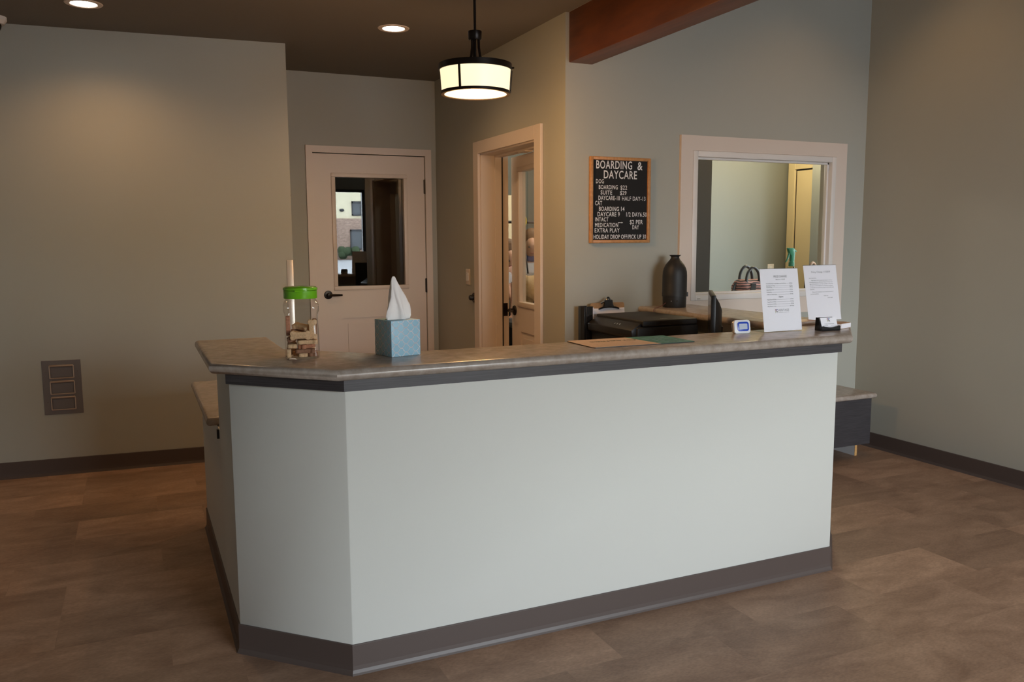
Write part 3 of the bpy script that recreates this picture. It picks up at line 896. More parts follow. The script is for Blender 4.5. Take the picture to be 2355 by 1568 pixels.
mb = MB()
e = 0.0003
lattice(mb, lambda x, y: (x - BW / 2, -BW / 2 - e, y), BW, BH)
lattice(mb, lambda x, y: (-BW / 2 - e, BW / 2 - x, y), BW, BH)
lattice(mb, lambda x, y: (BW / 2 + e, x - BW / 2, y), BW, BH)
lattice(mb, lambda x, y: (BW / 2 - x, BW / 2 + e, y), BW, BH)
obj('lattice_print', mb, M['paper'], tb)
mb = MB()
rings = []
for z, cx_, hw, hd, tw in ((0, 0.004, 0.040, 0.022, .35), (0.012, 0.003, 0.041, 0.024, .4), (0.03, 0.004, 0.040, 0.022, .3), (0.05, 0.004, 0.0365, 0.020, .26), (0.08, 0.000, 0.0285, 0.016, .22), (0.11, -0.005, 0.0205, 0.012, .18), (0.135, -0.009, 0.0135, 0.009, .12), (0.149, -0.011, 0.0085, 0.006, .0), (0.154, -0.011, 0.004, 0.003, .0)):
    ring = []
    for i in range(36):
        a = 2 * PI * i / 36
        k = 1 + tw * math.cos(5 * a + 0.8 + z * 6) * (0.75 if math.sin(a) < 0 else 0.4)
        skew = 0.006 * math.sin(3 * a + z * 40) * min(1, hw / 0.03)
        ring.append((cx_ + hw * k * math.cos(a) + skew, hd * k * math.sin(a), z))
    rings.append(ring)
mb.loft(rings, 0, True)
for v in mb.v:
    pass
obj('tissue', mb, M['tissue'], tb, smooth_angle=50).location = (0.0, 0.0, BH)
mb = MB().prism(rrect(0.092, 0.058, 0.028, 8), BH, BH + 0.0006)
obj('opening_film', mb, M['acrylic'], tb)

# counter mat
mt = thing('counter_mat', 'flat tan and green printed counter mat lying at the middle of the countertop', 'mat', (1.805, 2.830, ZC + 0.0005), rad(-1.2))
ML, MWD = 0.462, 0.236
obj('mat_base', MB().prism(rrect(ML, MWD, 0.012, 4), 0, 0.0025), M['black'], mt)
spl = ML * 0.62 - ML / 2
full = rrect(ML - 0.001, MWD - 0.001, 0.012, 4)
left = [p for p in full if p[0] < spl] + []
left = [(spl - 0.05, MWD / 2 - 0.0005)] if not left else left
lp = sorted([p for p in full if p[0] < 0], key=lambda p: math.atan2(p[1], p[0] + 0.05) % (2 * PI))
mb = MB().prism([(spl - 0.012, MWD / 2 - 0.0005)] + lp + [(spl + 0.012, -MWD / 2 + 0.0005)], 0.0026, 0.0029)
text(mb, 'Greenies', -0.165, 0.045, 0.018, 0.030, lambda x, y: (-0.06 - (x + 0.06), 0.066 - y, 0.0031), 1, 0.02)
obj('tan_print', mb, [M['tan'], M['bush']], mt)
rp = [p for p in full if p[0] > 0.1]
rp = sorted(rp, key=lambda p: math.atan2(p[1], p[0] - 0.1))
mb = MB().prism([(spl + 0.012, -MWD / 2 + 0.0005)] + rp + [(spl - 0.012, MWD / 2 - 0.0005)], 0.0026, 0.0029)
for i in range(5):
    for j in range(4):
        x0 = spl + 0.022 + 0.030 * i + (0.012 if j % 2 else 0)
        y0 = -0.085 + 0.047 * j
        if x0 + 0.02 < ML / 2 - 0.006:
            mb.box(x0, x0 + 0.018, y0, y0 + 0.0035, 0.0029, 0.0031, 1)
obj('green_print', mb, [M['teal'], M['lcd']], mt)

# timer
tm = thing('digital_timer', 'small white digital timer with a blue-rimmed grey screen standing on the countertop', 'timer', (2.398, 2.860, ZC + 0.0005), rad(-6))
XT = Matrix.Rotation(rad(-10), 4, 'X')
RX90 = Matrix.Rotation(rad(90), 4, 'X')
def upright(w, h, r, d, z=0.0, cx=0.0, front=0.0, n=6):
    """rounded plate standing on its edge, its face towards -y"""
    mb = MB().prism(rrect(w, h, r, n, cx, h / 2 + z), 0, d)
    mb.v = [(x, front + d - zz, y) for x, y, zz in mb.v]
    return mb
def tilt(mb, xf):
    mb.v = [tuple(xf @ Vector(p)) for p in mb.v]
    return mb
obj('case', tilt(upright(0.082, 0.060, 0.013, 0.012), XT), M['white'], tm, bevel=0.004, seg=3)
obj('back_shell', tilt(upright(0.080, 0.058, 0.013, 0.012, 0.001, 0, 0.012), XT), M['steel'], tm, bevel=0.002, seg=2)
obj('blue_bezel', tilt(upright(0.058, 0.041, 0.011, 0.0015, 0.010, 0.003, -0.0015), XT), M['blue'], tm, bevel=0.0006, seg=2)
obj('screen', tilt(upright(0.041, 0.025, 0.003, 0.0008, 0.018, 0.003, -0.0022), XT), M['lcd'], tm)

# acrylic sign holders with sheets
LINES1 = [("Normal Boarding for Large, Medium and Small Dogs", "$22/day", .236), ("Shared Space for Dogs", "$18/day", .271), ("Suite Boarding", "$29/day", .297), ("Shared Space Suite", "$22/day", .335), ("Cat Boarding", "$14/day", .371), ("Additional Cat/Same Space", "$10/day", .408)]
LINES2 = [("Doggy Daycare Full Day", "$18/day", .489), ("Doggy Daycare 1/2 Day", "$13/day", .525), ("Kitty Daycare Full Day", "$9/day", .561), ("Kitty Daycare 1/2 Day", "$6.50/day", .597)]


def sign_holder(label, loc, rz, lean, w=0.216, h=0.279):
    t = thing('sign_holder', label, 'sign', loc, rz, 'acrylic sign holders')
    xf = Matrix.Rotation(-lean, 4, 'X')
    mb = MB().box(-w / 2 - 0.001, w / 2 + 0.001, -0.0022, -0.0004, 0.001, h + 0.001, xf=xf).box(-w / 2 - 0.001, w / 2 + 0.001, 0.0008, 0.0024, 0.001, h + 0.001, xf=xf)
    mb.box(-w / 2 - 0.001, w / 2 + 0.001, 0.0, 0.085, 0.0, 0.002)
    obj('acrylic_stand', mb, M['acrylic'], t)
    obj('dark_edge', MB().box(-w / 2 - 0.001, w / 2 + 0.001, -0.0022, 0.0024, h + 0.001, h + 0.0022, xf=xf), M['greyink'], t)
    put = lambda u, v: tuple(xf @ Vector((u * w - w / 2, -0.0002, h - v * h)))
    return t, MB().box(-w / 2, w / 2, 0.0, 0.0006, 0.0025, h, xf=xf), put, w, h


t, sheet, put, w, h = sign_holder('leaning acrylic sign reading PRICE CHANGE, nearer of the two signs', (2.611, 2.845, ZC + 0.0005), 0.0, rad(9))
mb = sheet
txt = lambda mbb, s, u0, u1, v, hh, bold=0.0, m_=1: text(mbb, s, u0, u1, 0, 1, lambda x, y: put(x, v - y * hh), m_, bold)
txt(mb, 'PRICE CHANGE', .35, .695, .137, .034)
txt(mb, 'Effective 1/1/2019', .40, .64, .178, .019)
for i, (a, b_, v) in enumerate(LINES1 + LINES2):
    L = 0.0107 * len(a)
    R_ = 0.0122 * len(b_)
    u0 = .140
    txt(mb, a, u0, u0 + L, v + .003, .014, 0.015)
    txt(mb, b_, .835 - R_, .835, v + .003, .014, 0.015)
    mb.add([put(u0 + L + .01, v + .0005), put(.835 - R_ - .01, v + .0005), put(.835 - R_ - .01, v - .0015), put(u0 + L + .01, v - .0015)], [(0, 1, 2, 3)], 1)
txt(mb, 'Daycare', .45, .565, .455, .021, 0.03)
txt(mb, 'HERITAGE', .405, .69, .675, .034, 0, 2)
txt(mb, 'ANIMAL HOSPITAL', .42, .69, .700, .010, 0, 2)
def logo(mb, put, u, v, su, sv, ins=0.28, m0=3):
    """four hooked squares"""
    for i, (du, dv) in enumerate(((0, 0), (1, 0), (0, 1), (1, 1))):
        u0, v0 = u + du * su * 1.08, v + dv * sv * 1.08
        for a, b_, c, d in ((0, 1, 0, ins), (0, ins, ins, 1), (1 - ins, 1, ins, 1 if i in (0, 3) else .6)):
            mb.add([put(u0 + a * su, v0 + c * sv), put(u0 + b_ * su, v0 + c * sv), put(u0 + b_ * su, v0 + d * sv), put(u0 + a * su, v0 + d * sv)], [(0, 1, 2, 3)], mat=i + m0)
M['lg_a'] = mat('logo_maroon', (0.20, 0.03, 0.04), 0.6)
M['lg_b'] = mat('logo_navy', (0.06, 0.14, 0.35), 0.6)
M['lg_c'] = mat('logo_olive', (0.42, 0.40, 0.22), 0.6)
LG = [M['lg_a'], M['lg_b'], M['lg_c'], M['greyink']]
logo(mb, put, .325, .642, .034, .028)
obj('paper_sheet', mb, [M['paper'], M['ink'], M['greyink']] + LG, t)

t, sheet, put, w, h = sign_holder('leaning acrylic sign reading Policy Change, behind and right of the price sign', (3.145, 3.135, ZC + 0.0005), 0.0, rad(11))
mb = sheet
txt(mb, 'Policy Change 1/1/2019', .23, .80, .133, .032)
for s, u0, u1, v in (("Dear Valued Client,", .14, .36, .232), ("Beginning in 2019 any pet that checks in and out", .20, .84, .272), ("during business hours (Monday-Friday) and stays only 1", .14, .85, .306), ("night, will be billed for a one day stay ($22 or $14). Pets", .14, .85, .338), ("that stay 1 or more nights, not on during the weekend,", .14, .85, .370), ("or with after hours pick up or drop off will be billed daily", .14, .87, .403), ("($22/$14).", .14, .27, .436),
                     ("Please don't hesitate to ask a team technician if", .20, .84, .482), ("you have questions.", .14, .39, .517), ("Thank you,", .53, .67, .553), ("H.A.H. Staff", .65, .80, .592)):
    txt(mb, s, u0, u1, v + .004, .015, 0.01)
obj('paper_sheet', mb, [M['paper'], M['greyink']], t)

# business cards in their holder
ch = thing('card_holder', 'small black business card holder near the right end of the countertop', 'card holder', (2.818, 2.788, ZC + 0.0005), rad(-3))
mb = MB()
n = 16
ftop = [(0.024 - 0.009 * math.sin(PI * i / n) if 0 < i < n else 0.020) for i in range(n + 1)]
W2 = 0.051
for i in range(n):
    x0, x1 = -W2 + 2 * W2 * i / n, -W2 + 2 * W2 * (i + 1) / n
    mb.add([(x0, -0.018, 0), (x1, -0.018, 0), (x1, -0.018, ftop[i + 1]), (x0, -0.018, ftop[i]), (x0, -0.014, 0), (x1, -0.014, 0), (x1, -0.014, ftop[i + 1]), (x0, -0.014, ftop[i])],
           [(0, 1, 2, 3), (5, 4, 7, 6), (3, 2, 6, 7), (0, 4, 5, 1)] + ([(0, 3, 7, 4)] if i == 0 else []) + ([(1, 5, 6, 2)] if i == n - 1 else []))
mb.box(-W2, W2, -0.018, 0.030, 0, 0.004)
obj('tray', mb, M['blackgloss'], ch)
bx = Matrix.Rotation(rad(-18), 4, 'X')
obj('back_rest', MB().box(-W2 + 0.002, W2 - 0.012, 0.004, 0.008, 0.002, 0.062, xf=bx), M['blackgloss'], ch)
obj('side_wing', MB().add([(-W2, -0.018, 0.004), (-W2, 0.03, 0.004), (-W2, 0.026, 0.058), (-W2, 0.012, 0.058), (-W2 + 0.003, -0.018, 0.004), (-W2 + 0.003, 0.03, 0.004), (-W2 + 0.003, 0.026, 0.058), (-W2 + 0.003, 0.012, 0.058)],
                          [(0, 1, 2, 3), (7, 6, 5, 4), (0, 4, 5, 1), (1, 5, 6, 2), (2, 6, 7, 3), (3, 7, 4, 0)]), M['blackgloss'], ch)
cd = thing('business_cards', 'stack of white business cards standing in the black holder', 'business cards', (2.818, 2.788, ZC + 0.005), rad(-3))
mb = MB().box(-0.044, 0.045, -0.0105, -0.0005, 0.001, 0.052, xf=bx)
cput = lambda u, v: tuple(bx @ Vector((-0.044 + u * 0.089, -0.0108, 0.052 - v * 0.051)))
text(mb, 'Heritage Animal Hospital', 0, 1, 0, 1, lambda x, y: cput(.20 + .60 * x, .60 - .075 * y), 1)
for _u, _w, _v in ((.10, .30, .73), (.60, .31, .73), (.14, .72, .85)):
    mb.add([cput(_u, _v), cput(_u + _w, _v), cput(_u + _w, _v - .022), cput(_u, _v - .022)], [(0, 1, 2, 3)], 1)
logo(mb, cput, .40, .08, .085, .15, m0=2)
obj('card_stack', mb, [M['paper'], M['greyink']] + LG, cd)

# booklets behind the card holder
bk = thing('booklet_stack', 'thick white pad of forms lying at the right end of the countertop', 'booklets', (2.938, 2.862, ZC + 0.0005), rad(20))
obj('page_block', MB().box(-0.045, 0.055, -0.045, 0.07, 0.001, 0.022), M['paper'], bk)
obj('cover', MB().box(-0.046, 0.056, -0.046, 0.071, 0, 0.001).box(-0.046, 0.056, -0.042, 0.071, 0.0222, 0.0236), M['board'], bk)
bk = thing('leaflet_pad', 'low pinkish pad of leaflets lying in front of the policy sign', 'leaflets', (2.93, 3.045, ZC + 0.0005), rad(8))
obj('page_block', MB().box(-0.075, 0.06, -0.035, 0.05, 0.0012, 0.016), M['trim'], bk)
obj('cover', MB().box(-0.076, 0.061, -0.036, 0.051, 0, 0.0012).box(-0.076, 0.061, -0.036, 0.051, 0.016, 0.0168), M['board'], bk)

# ================================================================== things inside the desk
pr = thing('printer', 'black desktop printer with a flat scanner lid on the worktop', 'printer', (2.615, 3.968, 0.7505), 0.0)
obj('body', MB().box(-0.20, 0.20, -0.245, 0.245, 0.0, 0.245), M['blackmat'], pr, bevel=0.012, seg=3)
lidp = obj('scanner_lid', MB().box(-0.165, 0.190, -0.246, 0.246, 0.246, 0.279), M['blackmat'], pr, bevel=0.008, seg=3)
obj('lid_logo', MB().box(-0.02, 0.03, -0.20, -0.185, 0.2792, 0.2796), M['greyink'], lidp)
mb = MB()
xa = [(-0.20, 0.175), (-0.226, 0.190), (-0.230, 0.228), (-0.168, 0.266), (-0.168, 0.175)]
mb.prism([(x, z) for x, z in xa], -0.235, 0.235)
mb.v = [(x, zz, y) for x, y, zz in mb.v]
cp = obj('control_panel', mb, M['black'], pr, bevel=0.004, seg=2)
mb = MB()
for yy in (-0.03, -0.055, -0.08):
    mb.box(-0.006, 0.006, yy, yy + 0.012, 0, 0.003, xf=Matrix.Translation((-0.200, 0, 0.2455)) @ Matrix.Rotation(rad(-32), 4, 'Y'))
obj('button', mb, M['steel'], cp)
obj('paper_slot', MB().box(-0.203, -0.19, -0.19, 0.19, 0.03, 0.13), M['blackgloss'], pr)

mo = thing('monitor', 'black flat computer monitor seen edge-on behind the countertop', 'monitor', (2.600, 3.34, 0.7505), rad(0))
MA = Matrix.Rotation(math.atan2(0.34, 0.245), 4, 'Z')
mb = MB().box(-0.215, 0.215, -0.012, 0.010, 0.14, 0.445, xf=MA)
obj('screen_bezel', mb, M['black'], mo, bevel=0.003, seg=2)
rings = []
for yy, sx, sz in ((-0.012, 0.205, 0.145), (-0.030, 0.175, 0.115), (-0.046, 0.10, 0.075)):
    rings.append([tuple(MA @ Vector((x, yy, 0.292 + z))) for x, z in ((-sx, -sz), (sx, -sz), (sx, sz), (-sx, sz))])
obj('back_shell', MB().loft(rings, 0, False), M['blackmat'], mo, bevel=0.006, seg=2)
obj('screen', MB().box(-0.205, 0.205, 0.0101, 0.0106, 0.155, 0.432, xf=MA), M['blackgloss'], mo)
obj('stand', MB().box(-0.03, 0.03, -0.055, -0.03, 0.006, 0.28, xf=MA).box(-0.11, 0.11, -0.10, 0.07, 0, 0.008, xf=MA), M['black'], mo, bevel=0.002, seg=1)

cl = thing('clipboard', 'brown hardboard clipboard with a black clip and white papers, leaning on the wall', 'clipboard', (2.572, 4.240, 0.7505), rad(0))
cx = Matrix.Rotation(rad(-9), 4, 'X')
mb = MB().prism(rrect(0.232, 0.338, 0.012, 5, 0, 0.169), 0, 0.0035)
mb.v = [tuple(cx @ Vector((x, 0.0035 - zz, y))) for x, y, zz in mb.v]
obj('board', mb, M['board'], cl)
obj('paper_sheets', MB().box(-0.106, 0.112, -0.006, -0.0002, 0.01, 0.305, xf=cx).box(-0.112, 0.10, -0.008, -0.0062, 0.02, 0.298, xf=cx), M['paper'], cl)
ck = MB().tube([cx @ Vector((x, -0.013, 0.300 + 0.012 * (1 - (x / 0.07) ** 2))) for x in [-0.07 + 0.0117 * i for i in range(13)]], [0.004] + [0.0055] * 11 + [0.004], 8)
ck.loft([[tuple(cx @ Vector((x * k, y, z))) for x, y in ((-0.028, -0.018), (0.028, -0.018), (0.028, -0.006), (-0.028, -0.006))] for k, z in ((1.3, 0.308), (1.0, 0.325), (0.95, 0.352))], 0, False)
ck.tube([cx @ Vector((-0.012 + 0.024 * i / 8, -0.014, 0.352 + 0.016 * math.sin(PI * i / 8))) for i in range(9)], 0.005, 8)
obj('clip', ck, M['blackgloss'], cl)
obj('clip_spring', MB().tube([cx @ Vector((-0.055, -0.010, 0.333)), cx @ Vector((-0.022, -0.011, 0.346)), cx @ Vector((0.02, -0.012, 0.352))], 0.006, 8), M['chrome'], cl)
bd = thing('ring_binder', 'thin black ring binder standing upright left of the clipboard', 'binder', (2.412, 4.225, 0.7505), rad(4))
obj('cover', MB().box(-0.040, 0.018, -0.008, -0.004, 0, 0.322).box(-0.040, -0.036, -0.008, 0.06, 0, 0.322).box(-0.036, 0.018, 0.056, 0.06, 0, 0.322), M['blackgloss'], bd, bevel=0.0015, seg=2)
obj('edge_strip', MB().box(-0.0300, -0.0265, -0.0086, -0.008, 0.0, 0.322), M['steel'], bd)
pp = thing('loose_papers', 'white papers standing upright between binder and clipboard', 'papers', (2.436, 4.255, 0.7505), rad(2))
obj('sheets', MB().box(-0.010, 0.022, 0.0, 0.05, 0, 0.311).box(-0.012, 0.018, -0.004, -0.0005, 0, 0.300), M['paper'], pp)

# diffuser on the right arm
VX, VY = 2.978, 4.185
df = thing('aroma_diffuser', 'matte black bottle-shaped diffuser standing on the ledge beside the window', 'diffuser', (VX, VY, ZC + 0.0005))
obj('base', MB().lathe([(0.001, 0), (0.068, 0), (0.070, 0.003), (0.0712, 0.066), (0.001, 0.066)], 48), M['blackmat'], df)
obj('body', MB().lathe([(0.001, 0.0665), (0.0745, 0.0665), (0.0745, 0.088), (0.0735, 0.091), (0.0735, 0.19), (0.0715, 0.215), (0.066, 0.235), (0.056, 0.255), (0.042, 0.273), (0.031, 0.286), (0.0245, 0.297), (0.0245, 0.304), (0.035, 0.3125), (0.0355, 0.315), (0.030, 0.315), (0.020, 0.303), (0.001, 0.303)], 48), M['blackmat'], df)
a = rad(-42)
obj('catch', MB().box(-0.004, 0.010, -0.008, 0.008, 0.064, 0.090, xf=Matrix.Rotation(rad(-20), 4, 'Z') @ Matrix.Translation((0.0725, 0, 0))), M['blackmat'], df, bevel=0.001, seg=1)
for a_, m_, nm in ((-140, 'white', 'indicator_light'), (-112, 'blackgloss', 'control_knob')):
    aa = rad(a_)
    obj(nm, MB().ball((0.0705 * math.cos(aa), 0.0705 * math.sin(aa), 0.040), 0.0042 if nm == 'control_knob' else 0.0022, 10), M[m_], df)
cdn = obj('cord', MB().tube([(-0.068, -0.01, 0.028), (-0.10, -0.02, 0.014), (-0.138, -0.03, 0.0045), (-0.158, -0.03, 0.002), (-0.168, -0.03, -0.010), (-0.170, -0.03, -0.03), (-0.170, -0.03, -0.12)], 0.0022, 8), M['cord'], df)

# ================================================================== on the walls
LBX0, LBX1, LBZ0, LBZ1 = 2.467, 2.886, 1.438, 1.944
lb = thing('letter_board', 'black felt letter board in an oak frame listing boarding and daycare prices', 'letter board', ((LBX0 + LBX1) / 2, WY, LBZ0))
mb = MB()
fw_ = 0.019
hw, hh = (LBX1 - LBX0) / 2, LBZ1 - LBZ0
for a, b_, c, d in ((-hw, -hw + fw_, 0, hh), (hw - fw_, hw, 0, hh), (-hw + fw_, hw - fw_, 0, fw_), (-hw + fw_, hw - fw_, hh - fw_, hh)):
    mb.box(a, b_, -0.022, -0.0005, c, d)
obj('frame', mb, M['oak'], lb, bevel=0.003, seg=2)
mb = MB().box(-hw + fw_, hw - fw_, -0.010, -0.001, fw_, hh - fw_)
felt = obj('felt_panel', mb, M['felt'], lb)
TX = [('BOARDING', 2.5094, 2.7574, 1.8757, 0.048), ('&', 2.795, 2.8314, 1.8742, 0.0491), ('DAYCARE', 2.5614, 2.7921, 1.8191, 0.0483), ('DOG', 2.5087, 2.563, 1.7892, 0.0251), ('BOARDING', 2.5279, 2.6588, 1.756, 0.0248), ('$22', 2.6773, 2.7239, 1.755, 0.0258), ('SUITE', 2.5409, 2.6199, 1.7245, 0.0244), ('$29', 2.6749, 2.7196, 1.7243, 0.0239), ('DAYCARE-18', 2.5262, 2.6735, 1.6924, 0.0252), ('HALF DAY-13', 2.6893, 2.8549, 1.6911, 0.0252), ('CAT', 2.5038, 2.5515, 1.6611, 0.026), ('BOARDING', 2.5304, 2.6682, 1.6284, 0.0257), ('14', 2.6831, 2.7069, 1.6285, 0.026), ('DAYCARE 9', 2.5206, 2.6741, 1.5963, 0.0261), ('1/2 DAY6.50', 2.7199, 2.8656, 1.5962, 0.0257), ('INTACT', 2.5046, 2.5958, 1.5664, 0.0245), ('MEDICATION', 2.5039, 2.6637, 1.5334, 0.0254), ('$2 PER', 2.7454, 2.8381, 1.5509, 0.0259), ('DAY', 2.7643, 2.8108, 1.5201, 0.0259), ('EXTRA PLAY', 2.5019, 2.6743, 1.5015, 0.0254), ('HOLIDAY DROP OFF/PICK UP 30', 2.494, 2.8621, 1.4633, 0.0254)]
cxb = (LBX0 + LBX1) / 2
lineno = 0
for s, x0, x1, zb, hgt in TX:
    mb = MB()
    sx = lambda x: -hw + fw_ + 0.006 + (x - 2.494) * ((2 * hw - 2 * fw_ - 0.012) / (2.8735 - 2.494)) if False else x - cxb
    text(mb, s, sx(x0), sx(x1), zb - LBZ0, hgt, lambda x, y: (x, -0.0118, y), 0, 0.012, 1.10)
    obj('text_line', mb, M['letter'], felt)
mb = MB().add([(2.663 - cxb, -0.0118, 1.558 - LBZ0), (2.690 - cxb, -0.0118, 1.558 - LBZ0), (2.690 - cxb, -0.0118, 1.561 - LBZ0), (2.663 - cxb, -0.0118, 1.561 - LBZ0), (2.687 - cxb, -0.0118, 1.5555 - LBZ0), (2.698 - cxb, -0.0118, 1.5595 - LBZ0), (2.687 - cxb, -0.0118, 1.5635 - LBZ0)], [(0, 1, 2, 3), (4, 5, 6)])
obj('arrow', mb, M['letter'], felt)

# triple wall plate on the left wall
def lw_pt(u, z, d=0.0):
    return LW @ Vector((u, -d, z))
u0 = -(Vector((0.986, 5.737)) - Vector((-0.5505, 5.8655))).length
u1 = -(Vector((0.986, 5.737)) - Vector((-0.3325, 5.847))).length
wp = thing('wall_plate', 'dark metal wall plate with three framed rectangular doors on the left wall', 'wall plate', tuple(LW @ Vector(((u0 + u1) / 2, 0, 0.387))), lang)
pw, ph = u1 - u0, 0.342
obj('plate', MB().box(-pw / 2, pw / 2, -0.003, -0.0003, 0, ph), M['plate'], wp, bevel=0.001, seg=1)
for k in range(3):
    zc = ph * (0.205 + 0.292 * k)
    fw2, fh2 = 0.142, 0.088
    mb = MB()
    xa_, za_, zb_ = fw2 / 2 - 0.004, zc - fh2 / 2 + 0.004, zc + fh2 / 2 - 0.006
    mb.tube([(-xa_, -0.007, zb_), (xa_, -0.007, zb_)], 0.0062, 12)
    mb.tube([(-xa_, -0.006, za_), (xa_, -0.006, za_)], 0.0036, 12)
    mb.tube([(-xa_, -0.006, za_), (-xa_, -0.006, zb_)], 0.0036, 12)
    mb.tube([(xa_, -0.006, za_), (xa_, -0.006, zb_)], 0.0036, 12)
    fr_ = obj('raised_frame', mb, M['plateframe'], wp)
    obj('flap', MB().box(-fw2 / 2 + 0.012, fw2 / 2 - 0.012, -0.007, -0.003, zc - fh2 / 2 + 0.011, zc + fh2 / 2 - 0.017), M['plate'], fr_, bevel=0.001, seg=1)
for sx_, zz in ((-0.088, 0.078), (0.088, 0.078), (-0.088, 0.270), (0.088, 0.270)):
    obj('screw', MB().ball((sx_, -0.003, zz), 0.003, 10), M['steel'], wp)

# corner guard, leash and hook at the end of the left wall
cg = obj('corner_guard', MB().prism([(0.9385, 5.7395), (0.9385, 5.7355), (0.979, 5.7325), (0.9835, 5.7365), (0.9835, 5.80), (0.981, 5.80), (0.981, 5.7365), (0.977, 5.7352)], 0.107, 1.333), M['guard'], bevel=0.0008, seg=2)
tag(cg, 'pale shiny corner guard on the lower end of the left wall', 'corner guard')
hk = thing('leash', 'dark red dog leash hanging from a hook round the end of the left wall', 'leash', (0.973, 5.93, 1.80))
obj('hook', MB().tube([(0.001, 0, 0.03), (0.03, 0, 0.03), (0.034, 0, 0.045)], 0.004, 8), M['bronze'], hk)
obj('handle', MB().loft([[(0.004, -0.02, 0.075), (0.010, -0.02, 0.075), (0.010, 0.02, 0.075), (0.004, 0.02, 0.075)], [(0.004, -0.03, 0.03), (0.030, -0.03, 0.03), (0.030, 0.03, 0.03), (0.004, 0.03, 0.03)], [(0.004, -0.03, -0.035), (0.040, -0.03, -0.035), (0.040, 0.03, -0.035), (0.004, 0.03, -0.035)]], 0, False), M['hair'], hk, bevel=0.003, seg=2)
obj('strap', MB().box(0.014, 0.022, -0.010, 0.010, -0.52, -0.035), M['leash'], hk, bevel=0.001, seg=1)
obj('clasp', MB().tube([(0.018, 0, -0.52), (0.026, 0, -0.535), (0.026, 0, -0.555), (0.014, 0, -0.562)], 0.005, 8), M['leash'], hk)

sw = thing('light_switch', 'almond dimmer switch plate on the side wall left of the open door', 'light switch', (WX, 5.895, 1.125))
obj('plate', MB().box(-0.006, -0.0003, -0.040, 0.040, 0, 0.118), M['trim'], sw, bevel=0.002, seg=2)
obj('paddle', MB().box(-0.008, -0.006, -0.005, 0.030, 0.026, 0.092), M['white'], sw, bevel=0.001, seg=1)
obj('slider', MB().box(-0.0085, -0.006, -0.018, -0.010, 0.030, 0.090), M['white'], sw)
for zz in (0.030, 0.085):
    obj('screw', MB().ball((-0.006, 0.014, zz), 0.0032, 8), M['bronze'], sw)
st = thing('door_stop', 'round black rubber door stop on the side wall below the switch', 'door stop', (WX, 5.775, 1.034))
ry = Matrix.Rotation(rad(-90), 4, 'Y')
obj('rosette', MB().lathe([(0.001, 0.0005), (0.036, 0.0005), (0.037, 0.006), (0.032, 0.012), (0.001, 0.012)], 32, xf=ry), M['bronze'], st)
obj('bumper', MB().lathe([(0.020, 0.012), (0.019, 0.035), (0.015, 0.042), (0.001, 0.042)], 24, xf=ry), M['blackmat'], st)

dm = thing('security_camera', 'white ceiling dome camera with a dark lens at the top left corner', 'security camera', (-0.655, 5.72, H))
obj('housing', MB().lathe([(0.001, -0.0003), (0.070, -0.0003), (0.070, -0.020), (0.055, -0.040), (0.001, -0.042)], 40), M['vinyl'], dm)
obj('lens_dome', MB().ball((0, 0, -0.048), 0.042, 20), M['blackgloss'], dm)

# ================================================================== beyond the interior window
hc = slab('hall_counter', [(3.51, WY + 0.121), (5.19, WY + 0.121), (5.19, 5.05), (3.51, 5.05)], 1.0, 1.035, M['top'])
tag(hc, 'counter on the far side of the interior window, below its sill', 'counter')
obj('counter_support', MB().box(3.53, 5.18, WY + 0.125, 4.98, 0, 1.0), M['band'], hc)
HB = 1.0355
bag = thing('handbag', 'pink and black striped handbag with tall black handles behind the window', 'handbag', (4.27, 4.86, HB))
bx_ = MB().loft([[(x, y, z) for x, y in rrect(w_, d_, r_, 5)] for z, w_, d_, r_ in ((0, 0.54, 0.15, .05), (0.01, 0.56, 0.17, .06), (0.08, 0.56, 0.16, .06), (0.115, 0.54, 0.10, .045), (0.128, 0.50, 0.05, .02))], 0, True)
obj('bag_body', bx_, M['pinkstripe'], bag)
def handle(y, x0, x1, zt):
    pts = []
    for i in range(17):
        a = PI * i / 16
        pts.append(((x0 + x1) / 2 - (x1 - x0) / 2 * math.cos(a) * (0.75 + 0.25 * abs(math.cos(a))), y, 0.09 + (zt - 0.09) * math.sin(a) ** 0.6))
    return MB().tube(pts, 0.011, 10)
obj('handle', handle(-0.045, -0.215, -0.095, 0.215), M['black'], bag)
obj('handle', handle(0.045, -0.205, -0.085, 0.222), M['black'], bag)
obj('handle_tab', MB().add([(-0.225, -0.087, 0.01), (-0.165, -0.087, 0.01), (-0.155, -0.082, 0.10), (-0.195, -0.082, 0.10), (-0.225, -0.079, 0.01), (-0.165, -0.079, 0.01), (-0.155, -0.060, 0.10), (-0.195, -0.060, 0.10)], [(0, 1, 2, 3), (7, 6, 5, 4), (0, 4, 5, 1), (1, 5, 6, 2), (2, 6, 7, 3), (3, 7, 4, 0)]), M['black'], bag)
obj('side_strap', MB().tube([(-0.215, 0, 0.118), (-0.255, 0, 0.115), (-0.285, 0, 0.085), (-0.298, 0, 0.035)], 0.010, 8), M['black'], bag)
obj('ring', MB().tube([(-0.262, -0.03, 0.075), (-0.270, -0.03, 0.05), (-0.262, -0.03, 0.035)], 0.005, 8), M['brass'], bag)

